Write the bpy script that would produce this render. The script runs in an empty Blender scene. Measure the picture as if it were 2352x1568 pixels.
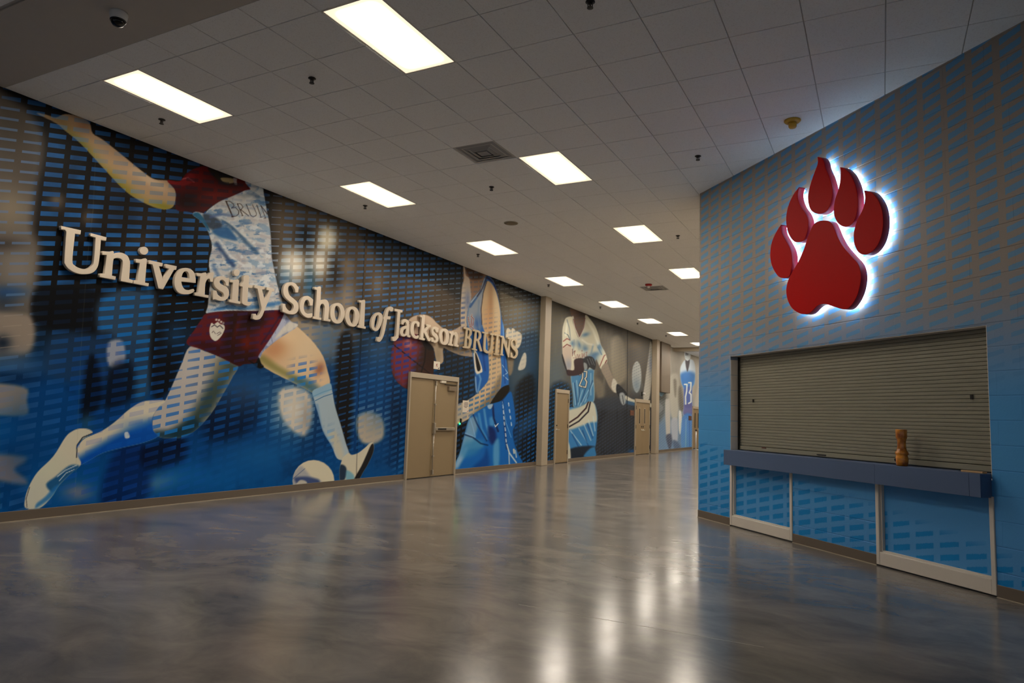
import bpy, bmesh, math, random
import numpy as np
from mathutils import Matrix, Vector

S = bpy.context.scene
COL = S.collection
random.seed(7)

# ------------------------------------------------------------------ camera
# world: mural wall is the plane x = 0 running along +y, floor z = 0, ceiling z = 4.70
FPX, YAW, PITCH, ROLL = 1607.98, -0.48682, 0.106318, 0.033931
CAM = np.array([8.4015, 0.0, 1.3225])
H = 4.70
CX0, CY0, ANG = 6.0809, 10.1766, 0.78026          # outside corner of the block wall and its direction


def cam_axes():
    cy, sy, cp, sp = math.cos(YAW), math.sin(YAW), math.cos(PITCH), math.sin(PITCH)
    fwd = np.array([sy * cp, cy * cp, sp])
    right = np.array([cy, -sy, 0.0])
    up = np.cross(right, fwd)
    c, s = math.cos(ROLL), math.sin(ROLL)
    return c * right + s * up, -s * right + c * up, fwd


RX, UX, FX = cam_axes()
cam = bpy.data.cameras.new('camera')
cam.sensor_width = 36.0
cam.lens = FPX * 36.0 / 2352.0
cam.clip_start, cam.clip_end = 0.05, 200
camo = bpy.data.objects.new('camera', cam)
COL.objects.link(camo)
camo.matrix_world = Matrix([[RX[i], UX[i], -FX[i], CAM[i]] for i in range(3)] + [[0, 0, 0, 1]])
S.camera = camo

# ------------------------------------------------------------------ world, exposure
w = bpy.data.worlds.new('world')
S.world = w
w.use_nodes = True
w.node_tree.nodes['Background'].inputs[0].default_value = (0.80, 0.88, 1.0, 1)
w.node_tree.nodes['Background'].inputs[1].default_value = 0.05
S.view_settings.view_transform = 'Standard'
S.view_settings.look = 'None'
S.view_settings.gamma = 1.0
S.view_settings.use_curve_mapping = False
S.view_settings.exposure = 1.84
PANEL_POWER = 13.0          # radiance of a ceiling light panel
HALO_POWER = 5.0          # radiance of the lamps behind the paw sign


# ------------------------------------------------------------------ helpers
def lin(c, g=1.0):
    c = np.asarray(c, float) / 255.0
    l = np.where(c <= 0.04045, c / 12.92, ((c + 0.055) / 1.055) ** 2.4) * g
    return np.clip(l, 0, 0.95)


def rgba(c, g=1.0):
    l = lin(c, g)
    return (float(l[0]), float(l[1]), float(l[2]), 1.0)


def proj(P):
    d = np.asarray(P, float) - CAM
    z = d @ FX
    return 1176 + FPX * (d @ RX) / z, 784 - FPX * (d @ UX) / z


def on_left(u, v, X=0.0):
    d = (u - 1176) / FPX * RX - (v - 784) / FPX * UX + FX
    t = (X - CAM[0]) / d[0]
    P = CAM + d * t
    return P[1], P[2]


DR = np.array([math.sin(ANG), -math.cos(ANG), 0.0])
NR = np.array([-math.cos(ANG), -math.sin(ANG), 0.0])


def on_right(u, v, off=0.0):
    c = np.array([CX0, CY0, 0.0]) + NR * off
    d = (u - 1176) / FPX * RX - (v - 784) / FPX * UX + FX
    t = ((c - CAM) @ NR) / (d @ NR)
    P = CAM + d * t
    return float((P - c) @ DR), float(P[2])


# frames: local x runs along the wall (to the viewer's right), y is up, z comes out of the wall
LF = Matrix(((0, 0, 1, 0), (1, 0, 0, 0), (0, 1, 0, 0), (0, 0, 0, 1)))
RF = Matrix(((DR[0], 0, NR[0], CX0), (DR[1], 0, NR[1], CY0), (0, 1, 0, 0), (0, 0, 0, 1)))
ID = Matrix.Identity(4)


def link(name, data, mat=None, parent=None, M=None):
    o = bpy.data.objects.new(name, data)
    COL.objects.link(o)
    if mat is not None and data is not None and not data.materials:
        data.materials.append(mat)
    if M is not None:
        o.matrix_world = M
    if parent is not None:
        o.parent = parent
        o.matrix_parent_inverse = Matrix.Identity(4)
        o.matrix_local = M if M is not None else Matrix.Identity(4)
    return o


def tag(o, label=None, cat=None, group=None, kind=None):
    if label:
        o['label'] = label
    if cat:
        o['category'] = cat
    if group:
        o['group'] = group
    if kind:
        o['kind'] = kind
    return o


def empty(name, M, label, cat=None, group=None, kind=None):
    o = bpy.data.objects.new(name, None)
    COL.objects.link(o)
    o.empty_display_size = 0.1
    o.matrix_world = M
    return tag(o, label, cat, group, kind)


class MB:
    """collects boxes, prisms and tubes into one mesh"""

    def __init__(self):
        self.v, self.f = [], []

    def box(self, x0, x1, y0, y1, z0, z1, bev=0.0):
        b = bev
        if b <= 0:
            n = len(self.v)
            self.v += [(x, y, z) for z in (z0, z1) for y in (y0, y1) for x in (x0, x1)]
            self.f += [tuple(n + i for i in q) for q in
                       ((0, 2, 3, 1), (4, 5, 7, 6), (0, 1, 5, 4), (2, 6, 7, 3), (0, 4, 6, 2), (1, 3, 7, 5))]
        else:                                   # chamfer the edges of the outward (z1) face
            n = len(self.v)
            self.v += [(x0, y0, z0), (x1, y0, z0), (x1, y1, z0), (x0, y1, z0)]
            self.v += [(x0, y0, z1 - b), (x1, y0, z1 - b), (x1, y1, z1 - b), (x0, y1, z1 - b)]
            self.v += [(x0 + b, y0 + b, z1), (x1 - b, y0 + b, z1), (x1 - b, y1 - b, z1), (x0 + b, y1 - b, z1)]
            self.f.append((n + 3, n + 2, n + 1, n))
            for k in range(4):
                j = (k + 1) % 4
                self.f.append((n + k, n + j, n + 4 + j, n + 4 + k))
                self.f.append((n + 4 + k, n + 4 + j, n + 8 + j, n + 8 + k))
            self.f.append((n + 8, n + 9, n + 10, n + 11))
        return self

    def prism(self, pts, z0, z1):
        n, k = len(self.v), len(pts)
        self.v += [(x, y, z0) for x, y in pts] + [(x, y, z1) for x, y in pts]
        self.f.append(tuple(n + i for i in range(k))[::-1])
        self.f.append(tuple(n + k + i for i in range(k)))
        for i in range(k):
            j = (i + 1) % k
            self.f.append((n + i, n + j, n + k + j, n + k + i))
        return self

    def lathe(self, prof, seg=16, c=(0, 0, 0), axis='z', close=True):
        n = len(self.v)
        for r, h in prof:
            for i in range(seg):
                a = 2 * math.pi * i / seg
                p = (r * math.cos(a), r * math.sin(a), h)
                if axis == 'y':
                    p = (p[0], p[2], -p[1])
                elif axis == 'x':
                    p = (p[2], p[0], p[1])
                self.v.append((c[0] + p[0], c[1] + p[1], c[2] + p[2]))
        m = len(prof)
        for j in range(m - 1):
            for i in range(seg):
                k = (i + 1) % seg
                self.f.append((n + j * seg + i, n + j * seg + k, n + (j + 1) * seg + k, n + (j + 1) * seg + i))
        if close:
            self.f.append(tuple(n + i for i in range(seg))[::-1])
            self.f.append(tuple(n + (m - 1) * seg + i for i in range(seg)))
        return self

    def mesh(self, name, mat=None, smooth=False):
        me = bpy.data.meshes.new(name)
        me.from_pydata(self.v, [], self.f)
        bm = bmesh.new()
        bm.from_mesh(me)
        bmesh.ops.recalc_face_normals(bm, faces=bm.faces)
        bm.to_mesh(me)
        bm.free()
        if smooth:
            for p in me.polygons:
                p.use_smooth = True
        if mat:
            me.materials.append(mat)
        me.update()
        return me

    def build(self, name, mat, parent=None, M=None, smooth=False):
        return link(name, self.mesh(name, mat, smooth), None, parent, M)


def T(x, y, z):
    return Matrix.Translation((x, y, z))


# ------------------------------------------------------------------ materials
MATS = {}


def mat(name, col=(128, 128, 128), g=1.0, rough=0.5, metal=0.0, spec=0.5, noise=0.0, nscale=20.0, emit=None, es=0.0, coat=0.0):
    m = bpy.data.materials.new(name)
    m.use_nodes = True
    nt = m.node_tree
    b = nt.nodes['Principled BSDF']
    b.inputs['Base Color'].default_value = rgba(col, g)
    b.inputs['Roughness'].default_value = rough
    b.inputs['Metallic'].default_value = metal
    b.inputs['Specular IOR Level'].default_value = spec
    b.inputs['Coat Weight'].default_value = coat
    if emit is not None:
        b.inputs['Emission Color'].default_value = rgba(emit)
        b.inputs['Emission Strength'].default_value = es
    if noise > 0:
        tc = nt.nodes.new('ShaderNodeTexCoord')
        n = nt.nodes.new('ShaderNodeTexNoise')
        n.inputs['Scale'].default_value = nscale
        n.inputs['Detail'].default_value = 5
        mx = nt.nodes.new('ShaderNodeMix')
        mx.data_type = 'RGBA'
        c = np.array(rgba(col, g)[:3])
        mx.inputs['A'].default_value = (*np.clip(c * (1 - noise), 0, 1), 1)
        mx.inputs['B'].default_value = (*np.clip(c * (1 + noise), 0, 1), 1)
        nt.links.new(tc.outputs['Object'], n.inputs['Vector'])
        nt.links.new(n.outputs['Fac'], mx.inputs['Factor'])
        nt.links.new(mx.outputs['Result'], b.inputs['Base Color'])
    MATS[name] = m
    return m


class NT:
    """tiny node-graph writer: maths on sockets"""

    def __init__(self, nt):
        self.nt = nt

    def node(self, t, **kw):
        n = self.nt.nodes.new(t)
        for k, v in kw.items():
            setattr(n, k, v)
        return n

    def put(self, sock, v):
        if hasattr(v, 'node'):
            self.nt.links.new(v, sock)
        else:
            sock.default_value = v

    def m(self, op, a, b=0.0, c=0.0):
        n = self.node('ShaderNodeMath', operation=op)
        self.put(n.inputs[0], a)
        self.put(n.inputs[1], b)
        self.put(n.inputs[2], c)
        return n.outputs[0]

    def step(self, x, lo, hi):
        n = self.node('ShaderNodeMapRange', interpolation_type='SMOOTHSTEP')
        self.put(n.inputs[0], x)
        self.put(n.inputs[1], lo)
        self.put(n.inputs[2], hi)
        return n.outputs[0]

    def mix(self, f, a, b):
        n = self.node('ShaderNodeMix', data_type='RGBA')
        self.put(n.inputs['Factor'], f)
        self.put(n.inputs['A'], a)
        self.put(n.inputs['B'], b)
        return n.outputs['Result']

    def bars(self, s, z, s0, pitch, width, slope, rowp, phase, thick):
        """rows of slanted bars: 1 inside a bar, 0 outside"""
        a = self.m('FRACT', self.m('DIVIDE', self.m('SUBTRACT', s, s0), pitch))
        e = 0.006 / pitch
        col = self.m('MULTIPLY', self.step(a, 0.0, e), self.m('SUBTRACT', 1.0, self.step(a, width / pitch - e, width / pitch)))
        r = self.m('SUBTRACT', z, self.m('MULTIPLY', s, slope))
        b = self.m('FRACT', self.m('DIVIDE', self.m('SUBTRACT', r, phase), rowp))
        d = self.m('ABSOLUTE', self.m('SUBTRACT', b, 0.5))
        h = self.m('MULTIPLY', thick, 0.5)
        row = self.m('SUBTRACT', 1.0, self.step(d, self.m('SUBTRACT', h, 0.02), self.m('ADD', h, 0.02)))
        return self.m('MULTIPLY', col, row)


def new_mat(name, rough=0.5, spec=0.5):
    m = bpy.data.materials.new(name)
    m.use_nodes = True
    b = m.node_tree.nodes['Principled BSDF']
    b.inputs['Roughness'].default_value = rough
    b.inputs['Specular IOR Level'].default_value = spec
    MATS[name] = m
    return m, NT(m.node_tree), b


def floor_material():
    m, g, b = new_mat('stained_concrete', 0.2, 0.5)
    tc = g.node('ShaderNodeTexCoord')
    P = tc.outputs['Object']
    warp = g.node('ShaderNodeTexNoise')
    g.put(warp.inputs['Vector'], P)
    warp.inputs['Scale'].default_value = 0.9
    warp.inputs['Detail'].default_value = 3
    add = g.node('ShaderNodeVectorMath', operation='MULTIPLY_ADD')
    g.put(add.inputs[0], warp.outputs['Color'])
    add.inputs[1].default_value = (0.8, 0.8, 0)
    g.put(add.inputs[2], P)
    mp = g.node('ShaderNodeMapping')
    mp.inputs['Rotation'].default_value = (0, 0, 0.35)
    mp.inputs['Scale'].default_value = (1.0, 1.7, 1)
    g.put(mp.inputs['Vector'], add.outputs[0])
    n1 = g.node('ShaderNodeTexNoise')
    g.put(n1.inputs['Vector'], mp.outputs[0])
    n1.inputs['Scale'].default_value = 1.5
    n1.inputs['Detail'].default_value = 8
    n1.inputs['Roughness'].default_value = 0.62
    n1.inputs['Distortion'].default_value = 0.25
    n2 = g.node('ShaderNodeTexNoise')
    g.put(n2.inputs['Vector'], mp.outputs[0])
    n2.inputs['Scale'].default_value = 0.35
    n2.inputs['Detail'].default_value = 2
    f = g.m('ADD', g.m('MULTIPLY', n1.outputs['Fac'], 0.75), g.m('MULTIPLY', n2.outputs['Fac'], 0.25))
    r = g.node('ShaderNodeValToRGB')
    e = r.color_ramp.elements
    e[0].position, e[0].color = 0.36, (0.118, 0.115, 0.114, 1)
    e[1].position, e[1].color = 0.66, (0.27, 0.238, 0.206, 1)
    k = r.color_ramp.elements.new(0.46)
    k.color = (0.166, 0.152, 0.139, 1)
    k = r.color_ramp.elements.new(0.54)
    k.color = (0.21, 0.188, 0.167, 1)
    g.put(r.inputs[0], f)
    g.put(b.inputs['Base Color'], r.outputs[0])
    fine = g.node('ShaderNodeTexNoise')
    g.put(fine.inputs['Vector'], P)
    fine.inputs['Scale'].default_value = 55
    fine.inputs['Detail'].default_value = 3
    hgt = g.m('MULTIPLY', fine.outputs['Fac'], 0.3)
    bp = g.node('ShaderNodeBump')
    bp.inputs['Strength'].default_value = 0.02
    bp.inputs['Distance'].default_value = 0.02
    g.put(bp.inputs['Height'], hgt)
    g.put(b.inputs['Normal'], bp.outputs[0])
    g.put(b.inputs['Roughness'], g.m('ADD', 0.13, g.m('MULTIPLY', n1.outputs['Fac'], 0.11)))
    return m


def tile_material():
    m, g, b = new_mat('ceiling_fibre', 0.9, 0.2)
    tc = g.node('ShaderNodeNewGeometry')
    n = g.node('ShaderNodeTexNoise')
    g.put(n.inputs['Vector'], tc.outputs['Position'])
    n.inputs['Scale'].default_value = 90
    n.inputs['Detail'].default_value = 3
    c = g.mix(g.step(n.outputs['Fac'], 0.28, 0.5), rgba((238, 235, 231)), rgba((250, 248, 245)))
    g.put(b.inputs['Base Color'], c)
    bp = g.node('ShaderNodeBump')
    bp.inputs['Strength'].default_value = 0.25
    bp.inputs['Distance'].default_value = 0.004
    g.put(bp.inputs['Height'], n.outputs['Fac'])
    g.put(b.inputs['Normal'], bp.outputs[0])
    return m


def block_material():
    """painted block: grey above, blue below, with rows of slanted printed bars"""
    m, g, b = new_mat('painted_block', 0.42, 0.4)
    geo = g.node('ShaderNodeNewGeometry')
    sp = g.node('ShaderNodeSeparateXYZ')
    g.put(sp.inputs[0], geo.outputs['Position'])
    dx = g.m('MULTIPLY', g.m('SUBTRACT', sp.outputs[0], CX0), float(DR[0]))
    dy = g.m('MULTIPLY', g.m('SUBTRACT', sp.outputs[1], CY0), float(DR[1]))
    s = g.m('ADD', dx, dy)
    z = sp.outputs[2]
    rag = g.node('ShaderNodeTexNoise')
    g.put(rag.inputs['Vector'], geo.outputs['Position'])
    rag.inputs['Scale'].default_value = 60
    rag.inputs['Detail'].default_value = 2
    zz = g.m('ADD', z, g.m('MULTIPLY', g.m('SUBTRACT', rag.outputs['Fac'], 0.5), 0.016))
    soft = g.node('ShaderNodeTexNoise')
    g.put(soft.inputs['Vector'], geo.outputs['Position'])
    soft.inputs['Scale'].default_value = 0.8
    soft.inputs['Detail'].default_value = 2
    zs = g.m('ADD', z, g.m('MULTIPLY', g.m('SUBTRACT', soft.outputs['Fac'], 0.5), 0.8))
    # thickness of the bars: thick high up, vanishing about the hatch, thick again low down
    up = g.step(zs, 1.75, 3.6)
    thick_u = g.m('ADD', 0.34, g.m('MULTIPLY', up, 0.20))
    edge = g.m('ADD', 1.18, g.m('MULTIPLY', s, -0.16))
    dn = g.m('SUBTRACT', 1.0, g.step(z, g.m('SUBTRACT', edge, 0.45), edge))
    thick_d = g.m('ADD', 0.32, g.m('MULTIPLY', dn, 0.18))
    hi = g.m('GREATER_THAN', z, 1.55)
    thick = g.m('ADD', g.m('MULTIPLY', hi, thick_u), g.m('MULTIPLY', g.m('SUBTRACT', 1.0, hi), thick_d))
    sl = g.m('SUBTRACT', 0.235, g.m('MULTIPLY', z, 0.008))
    bar = g.bars(s, zz, 0.035, 0.2558, 0.195, sl, 0.113, 0.03, thick)
    fade_u = g.step(zs, 1.45, 2.3)
    fade = g.m('ADD', g.m('MULTIPLY', hi, fade_u), g.m('MULTIPLY', g.m('SUBTRACT', 1.0, hi), g.step(dn, 0.0, 0.35)))
    fac = g.m('MULTIPLY', bar, fade)
    low = g.m('SUBTRACT', 1.0, g.step(zs, 1.45, 2.75))
    field = g.mix(low, rgba(BLK_GREY), rgba(BLK_BLUE))
    field = g.mix(g.m('SUBTRACT', 1.0, g.step(z, 0.2, 1.25)), field, rgba(BLK_PALE))
    barc = g.mix(g.step(z, 1.2, 2.4), rgba(BLK_DEEP), rgba(BLK_MID))
    g.put(b.inputs['Base Color'], g.mix(fac, field, barc))
    bp = g.node('ShaderNodeBump')
    bp.inputs['Strength'].default_value = 0.18
    bp.inputs['Distance'].default_value = 0.004
    g.put(bp.inputs['Height'], rag.outputs['Fac'])
    g.put(b.inputs['Normal'], bp.outputs[0])
    return m


BLK_GREY, BLK_BLUE, BLK_PALE = (154, 143, 132), (78, 160, 222), (84, 156, 218)
BLK_DEEP, BLK_MID = (0, 136, 210), (96, 150, 192)


def mural_material():
    """printed vinyl: painted picture in the vertex colours, crisp printed bars from the wall coordinates"""
    m, g, b = new_mat('mural_print', 0.5, 0.09)
    a1 = g.node('ShaderNodeAttribute', attribute_name='picture')
    a2 = g.node('ShaderNodeAttribute', attribute_name='bars')
    geo = g.node('ShaderNodeNewGeometry')
    sp = g.node('ShaderNodeSeparateXYZ')
    g.put(sp.inputs[0], geo.outputs['Position'])
    bar = g.bars(sp.outputs[1], sp.outputs[2], 4.592, 0.2573, 0.195, 0.225, 0.1155, 2.2795, a1.outputs['Alpha'])
    g.put(b.inputs['Base Color'], g.mix(g.m('MULTIPLY', bar, a2.outputs['Alpha']), a1.outputs['Color'], a2.outputs['Color']))
    return m


def panel_material():
    """light panel lens: bright over the tubes, dimmer along its rim"""
    m = bpy.data.materials.new('light_lens')
    m.use_nodes = True
    g = NT(m.node_tree)
    m.node_tree.nodes.remove(m.node_tree.nodes['Principled BSDF'])
    em = g.node('ShaderNodeEmission')
    tc = g.node('ShaderNodeTexCoord')
    sp = g.node('ShaderNodeSeparateXYZ')
    g.put(sp.inputs[0], tc.outputs['Generated'])
    dx = g.m('MULTIPLY', g.m('SUBTRACT', 0.5, g.m('ABSOLUTE', g.m('SUBTRACT', sp.outputs[0], 0.5))), 0.57)
    dy = g.m('MULTIPLY', g.m('SUBTRACT', 0.5, g.m('ABSOLUTE', g.m('SUBTRACT', sp.outputs[1], 0.5))), 1.18)
    k = g.m('MULTIPLY', g.step(dx, 0.0, 0.15), g.step(dy, -0.01, 0.17))
    k = g.m('POWER', k, 3.0)
    g.put(em.inputs['Strength'], g.m('MULTIPLY', PANEL_POWER, g.m('ADD', 0.028, g.m('MULTIPLY', k, 0.972))))
    g.put(em.inputs['Color'], g.mix(k, (1.0, 0.80, 0.56, 1), (1.0, 0.90, 0.77, 1)))
    g.put(m.node_tree.nodes['Material Output'].inputs[0], em.outputs[0])
    MATS['light_lens'] = m
    return m


M_FLOOR, M_TILE, M_BLOCK, M_MURAL, M_LENS = floor_material(), tile_material(), block_material(), mural_material(), panel_material()
M_WHITE = mat('white_enamel', (225, 220, 212), rough=0.4)
M_GRID = mat('grid_white', (196, 190, 183), rough=0.6)
M_GYP = mat('gypsum', (196, 188, 178), rough=0.85, noise=0.03, nscale=8)
M_BEIGE = mat('beige_paint', (180, 167, 146), rough=0.45, noise=0.03, nscale=6)
M_FRAME = mat('hatch_trim', (226, 216, 202), rough=0.45, noise=0.03, nscale=6)
M_DOOR = mat('door_paint', (150, 130, 99), rough=0.42, noise=0.03, nscale=5)
M_BASE = mat('rubber_base', (112, 100, 86), rough=0.5)
M_LETTER = mat('letter_white', (212, 198, 178), rough=0.5)
M_LETTER2 = mat('letter_champagne', (190, 172, 142), rough=0.35, metal=0.0)
M_STEEL = mat('brushed_steel', (190, 184, 172), rough=0.35, metal=0.9)
M_DARK = mat('dark_metal', (40, 36, 32), rough=0.4, metal=0.3)
M_BLACK = mat('black_plastic', (14, 14, 14), rough=0.3)
M_SLAT = mat('shutter_grey', (142, 138, 120), rough=0.5, noise=0.05, nscale=3)
M_COUNTER = mat('counter_laminate', (88, 106, 138), rough=0.45, spec=0.3)
M_RED = mat('sign_red', (196, 2, 2), rough=0.5, spec=0.08)
M_REDSIDE = mat('sign_red_return', (168, 26, 48), rough=0.4, spec=0.3)
M_PAPER = mat('paper', (226, 216, 200), rough=0.8)
M_INK = mat('ink', (50, 42, 42), rough=0.8)
M_REDINK = mat('red_ink', (150, 40, 36), rough=0.7)
M_PLAQUE = mat('plaque_brown', (74, 52, 42), rough=0.5)
M_VENT = mat('vent_grey', (188, 184, 178), rough=0.6)
M_YELLOW = mat('detector_cap', (214, 168, 60), rough=0.4)
M_STROBE = mat('strobe_red', (176, 30, 26), rough=0.35)
M_WOOD = mat('raw_wood', (196, 160, 116), rough=0.7, noise=0.1, nscale=30)
M_WALL = mat('corridor_paint', (190, 178, 158), rough=0.7)
M_PANEL_BACK = M_BLOCK
M_GLASSDARK = mat('dark_glass', (22, 20, 18), rough=0.08)
M_LED = mat('green_led', (20, 200, 80), rough=0.4, emit=(30, 255, 110), es=3.0)
M_WHITEPL = mat('white_plastic', (228, 226, 222), rough=0.35)


def amber_material():
    m, g, b = new_mat('amber_glaze', 0.14, 0.6)
    tc = g.node('ShaderNodeTexCoord')
    n = g.node('ShaderNodeTexNoise')
    g.put(n.inputs['Vector'], tc.outputs['Object'])
    n.inputs['Scale'].default_value = 14
    n.inputs['Detail'].default_value = 5
    r = g.node('ShaderNodeValToRGB')
    e = r.color_ramp.elements
    e[0].position, e[0].color = 0.34, (0.30, 0.075, 0.004, 1)
    e[1].position, e[1].color = 0.66, (0.86, 0.33, 0.02, 1)
    g.put(r.inputs[0], n.outputs['Fac'])
    g.put(b.inputs['Base Color'], r.outputs[0])
    b.inputs['Coat Weight'].default_value = 0.8
    b.inputs['Coat Roughness'].default_value = 0.06
    return m


M_AMBER = amber_material()

# ================================================================== STRUCTURE
TS, TX0, TY0 = 0.6096, 1.1805, 4.1745            # ceiling module and one of its grid corners
YEND = 46.0


def right_limit(y):
    """x of the block wall (or of the corridor wall behind its corner) at y"""
    return CX0 if y >= CY0 else CX0 + (CY0 - y) * DR[0] / -DR[1]


# ---- floor
fl = MB().box(-0.3, 17.0, -8.0, YEND + 1, -0.2, 0.0).build('floor', M_FLOOR)
tag(fl, 'polished grey stained concrete floor with cloudy marbling', None, None, 'structure')
tag(MB().box(6.1, 7.75, 4.583, 4.5865, 0.0, 0.0006).build('control_joint', mat('joint_sealant', (170, 160, 146), rough=0.4), fl),
    'thin pale saw-cut joint')

# ---- left wall: slab, then printed mural panels proud of it
wl = MB().box(-0.25, -0.004, -2.0, YEND, 0.0, H).build('wall_left', M_WALL)
tag(wl, 'long mural wall with printed athletes on blue and dark ground', None, None, 'structure')

# ---- far wall, corridor wall behind the corner
tag(MB().box(-0.25, CX0 + 0.4, YEND, YEND + 0.2, 0, H).build('wall_far', M_WALL), 'plain beige wall closing the far corridor', None, None, 'structure')
tag(MB().box(CX0 + 0.02, CX0 + 0.22, CY0 + 0.25, YEND, 0, H).build('wall_corridor', M_WALL), 'plain beige corridor wall beyond the blue corner', None, None, 'structure')

# ---- pilasters and bulkhead on the mural wall, beam across the far corridor
for n, (ya, yb, d, lab) in enumerate([(17.52, 17.92, 0.16, 'beige steel column beside the single door'),
                                      (28.36, 28.78, 0.21, 'beige steel column beside the far double door')], 1):
    e = empty('trim_%d' % n, LF @ T(ya, 0, 0), lab, None, None, 'structure')
    MB().box(0, yb - ya, 0, H - 0.004, 0.0, d, 0.012).build('column_cladding', M_BEIGE, e)
    MB().box(-0.012, yb - ya + 0.012, 0, 0.012, 0.0, d + 0.012).build('floor_collar', M_BASE, e)
tag(MB().box(0.0, 0.2, 29.1, 30.5, 2.56, H - 0.004).build('trim_3', mat('bulkhead_print', (116, 104, 90), rough=0.5, noise=0.15, nscale=1.2)),
    'printed box bulkhead high on the wall past the second column', None, None, 'structure')
tag(MB().box(0.0, CX0, 31.75, 32.05, 4.54, H - 0.002).build('trim_4', M_BEIGE), 'shallow beige beam across the far corridor', None, None, 'structure')

# ---- ceiling: grid behind, tiles proud of it
tag_band = (2.99, 3.835)
cl = MB().box(0.0, 17.0, -8.0, YEND, H + 0.007, H + 0.12).build('ceiling', M_GRID)
tag(cl, 'suspended ceiling of square white fibre tiles', None, None, 'structure')
bd = MB().box(0.0, 12.4, tag_band[0], tag_band[1], H - 0.006, H + 0.0065).build('trim_5', M_GYP)
tag(bd, 'smooth plaster band crossing the ceiling beside the tiles', None, None, 'structure')

LIGHTS = [(1.485, 4.784 + 3.658 * k, 'L', k) for k in range(11)] + [(4.538, 4.784 + 3.658 * k, 'R', k) for k in range(11)]
VENTS = [(3.923, 7.522), (3.313, 17.28)]
taken = set()


def cell(x, y):
    return (math.floor((x - TX0) / TS), math.floor((y - TY0) / TS))


for x, y, _, _ in LIGHTS:
    taken.add(cell(x, y - 0.3))
    taken.add(cell(x, y + 0.3))
for x, y in VENTS:
    taken.add(cell(x, y))
GAP = 0.0045
rects = []
for j in range(-20, 69):
    for i in range(-2, 26):
        if (i, j) in taken:
            continue
        x0, x1 = max(TX0 + i * TS, 0.0), TX0 + (i + 1) * TS
        y0, y1 = TY0 + j * TS, TY0 + (j + 1) * TS
        if y1 > YEND or y0 < -7.5 or x1 > 16.9:
            continue
        if x0 > right_limit(y1) + 0.15 and x0 > right_limit(y0) + 0.15:
            continue
        if y0 < tag_band[1] and y1 > tag_band[0]:              # cut at the plaster band
            if y1 > tag_band[1]:
                y0 = tag_band[1]
            elif y0 < tag_band[0]:
                y1 = tag_band[0]
            else:
                continue
            if y1 - y0 < 0.05:
                continue
        if y0 < 32.05 and y1 > 31.75:
            continue
        c = np.array([[x0, y0, H], [x1, y0, H], [x1, y1, H], [x0, y1, H]])
        area = -1
        if y0 > 1.5:
            u, v = proj(c)
            a = 0.5 * abs(sum(u[k] * v[(k + 1) % 4] - u[(k + 1) % 4] * v[k] for k in range(4)))
            inside = (u.max() > 0) and (u.min() < 2352) and (v.max() > 0) and (v.min() < 1568)
            if inside and not (u.min() > 1607 and y0 > CY0):
                area = a
        rects.append((area, x0, x1, y0, y1))
rects.sort(key=lambda r: -r[0])
tile_cache = {}
rest = MB()
for n, (area, x0, x1, y0, y1) in enumerate(rects):
    wdt, dep = round(x1 - x0 - 2 * GAP, 3), round(y1 - y0 - 2 * GAP, 3)
    if n < 300 and area > 0:
        key = (wdt, dep)
        if key not in tile_cache:
            # built face down: chamfered edge towards the room
            tb = MB().box(0, wdt, 0, dep, -0.007, 0.006, 0.002)
            tb.v = [(a, b, -c) for a, b, c in tb.v]
            tile_cache[key] = tb.mesh('ceiling_tile', M_TILE)
        link('ceiling_tile', tile_cache[key], None, cl, T(x0 + GAP, y0 + GAP, H + 0.0 + random.uniform(0, 0.0012)))
    else:
        rest.box(x0 + GAP, x1 - GAP, y0 + GAP, y1 - GAP, H - 0.005, H + 0.0065)
tag(rest.build('ceiling_tile_field', M_TILE, cl), 'remaining ceiling tiles', None, None, 'stuff')

# ---- right wall (painted block)
OPEN = (0.774, 4.43, 0.935, 2.22)                # serving hatch
FR = [(0.774, 1.985), (3.205, 4.44)]             # framed panels below the counter
PTOP = 0.80
SEND = 9.4
wr = MB()
b0, b1 = -0.20, -0.0035
wr.box(0, OPEN[0], 0, H, b0, b1)
wr.box(OPEN[1], SEND, PTOP, H, b0, b1)
wr.box(FR[1][1], SEND, 0, PTOP, b0, b1)
wr.box(OPEN[0], OPEN[1], OPEN[3], H, b0, b1)
wr.box(OPEN[0], OPEN[1], PTOP, OPEN[2] - 0.02, b0, b1)
wr.box(FR[0][1], FR[1][0], 0, PTOP, b0, b1)
wr = wr.build('wall_right', M_BLOCK, None, RF)
tag(wr, 'painted block wall, grey fading to blue with slanted printed bars', None, None, 'structure')
CUTS = [OPEN, (FR[0][0], FR[0][1], 0, PTOP), (FR[1][0], FR[1][1], 0, PTOP)]


def subtract(rs, c):
    out = []
    for (a, b, z0, z1) in rs:
        if b <= c[0] or a >= c[1] or z1 <= c[2] or z0 >= c[3]:
            out.append((a, b, z0, z1))
            continue
        if a < c[0]:
            out.append((a, c[0], z0, z1))
        if b > c[1]:
            out.append((c[1], b, z0, z1))
        m0, m1 = max(a, c[0]), min(b, c[1])
        if z0 < c[2]:
            out.append((m0, m1, z0, c[2]))
        if z1 > c[3]:
            out.append((m0, m1, c[3], z1))
    return out


CO, BW, J, JV = 0.2032, 0.4064, 0.0034, 0.0006


def block_mesh(m_, x0, x1, y0, y1, d=0.0045, b=0.002):
    n = len(m_.v)                        # a block with eased top and bottom edges
    for x in (x0, x1):
        m_.v += [(x, y0, -d), (x, y0, -b), (x, y0 + b, 0.0), (x, y1 - b, 0.0), (x, y1, -b), (x, y1, -d)]
    for i in range(5):
        m_.f.append((n + i, n + i + 1, n + 7 + i, n + 6 + i))
    m_.f.append(tuple(n + i for i in range(6)))
    m_.f.append(tuple(n + 6 + i for i in range(6))[::-1])
    return m_


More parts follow.
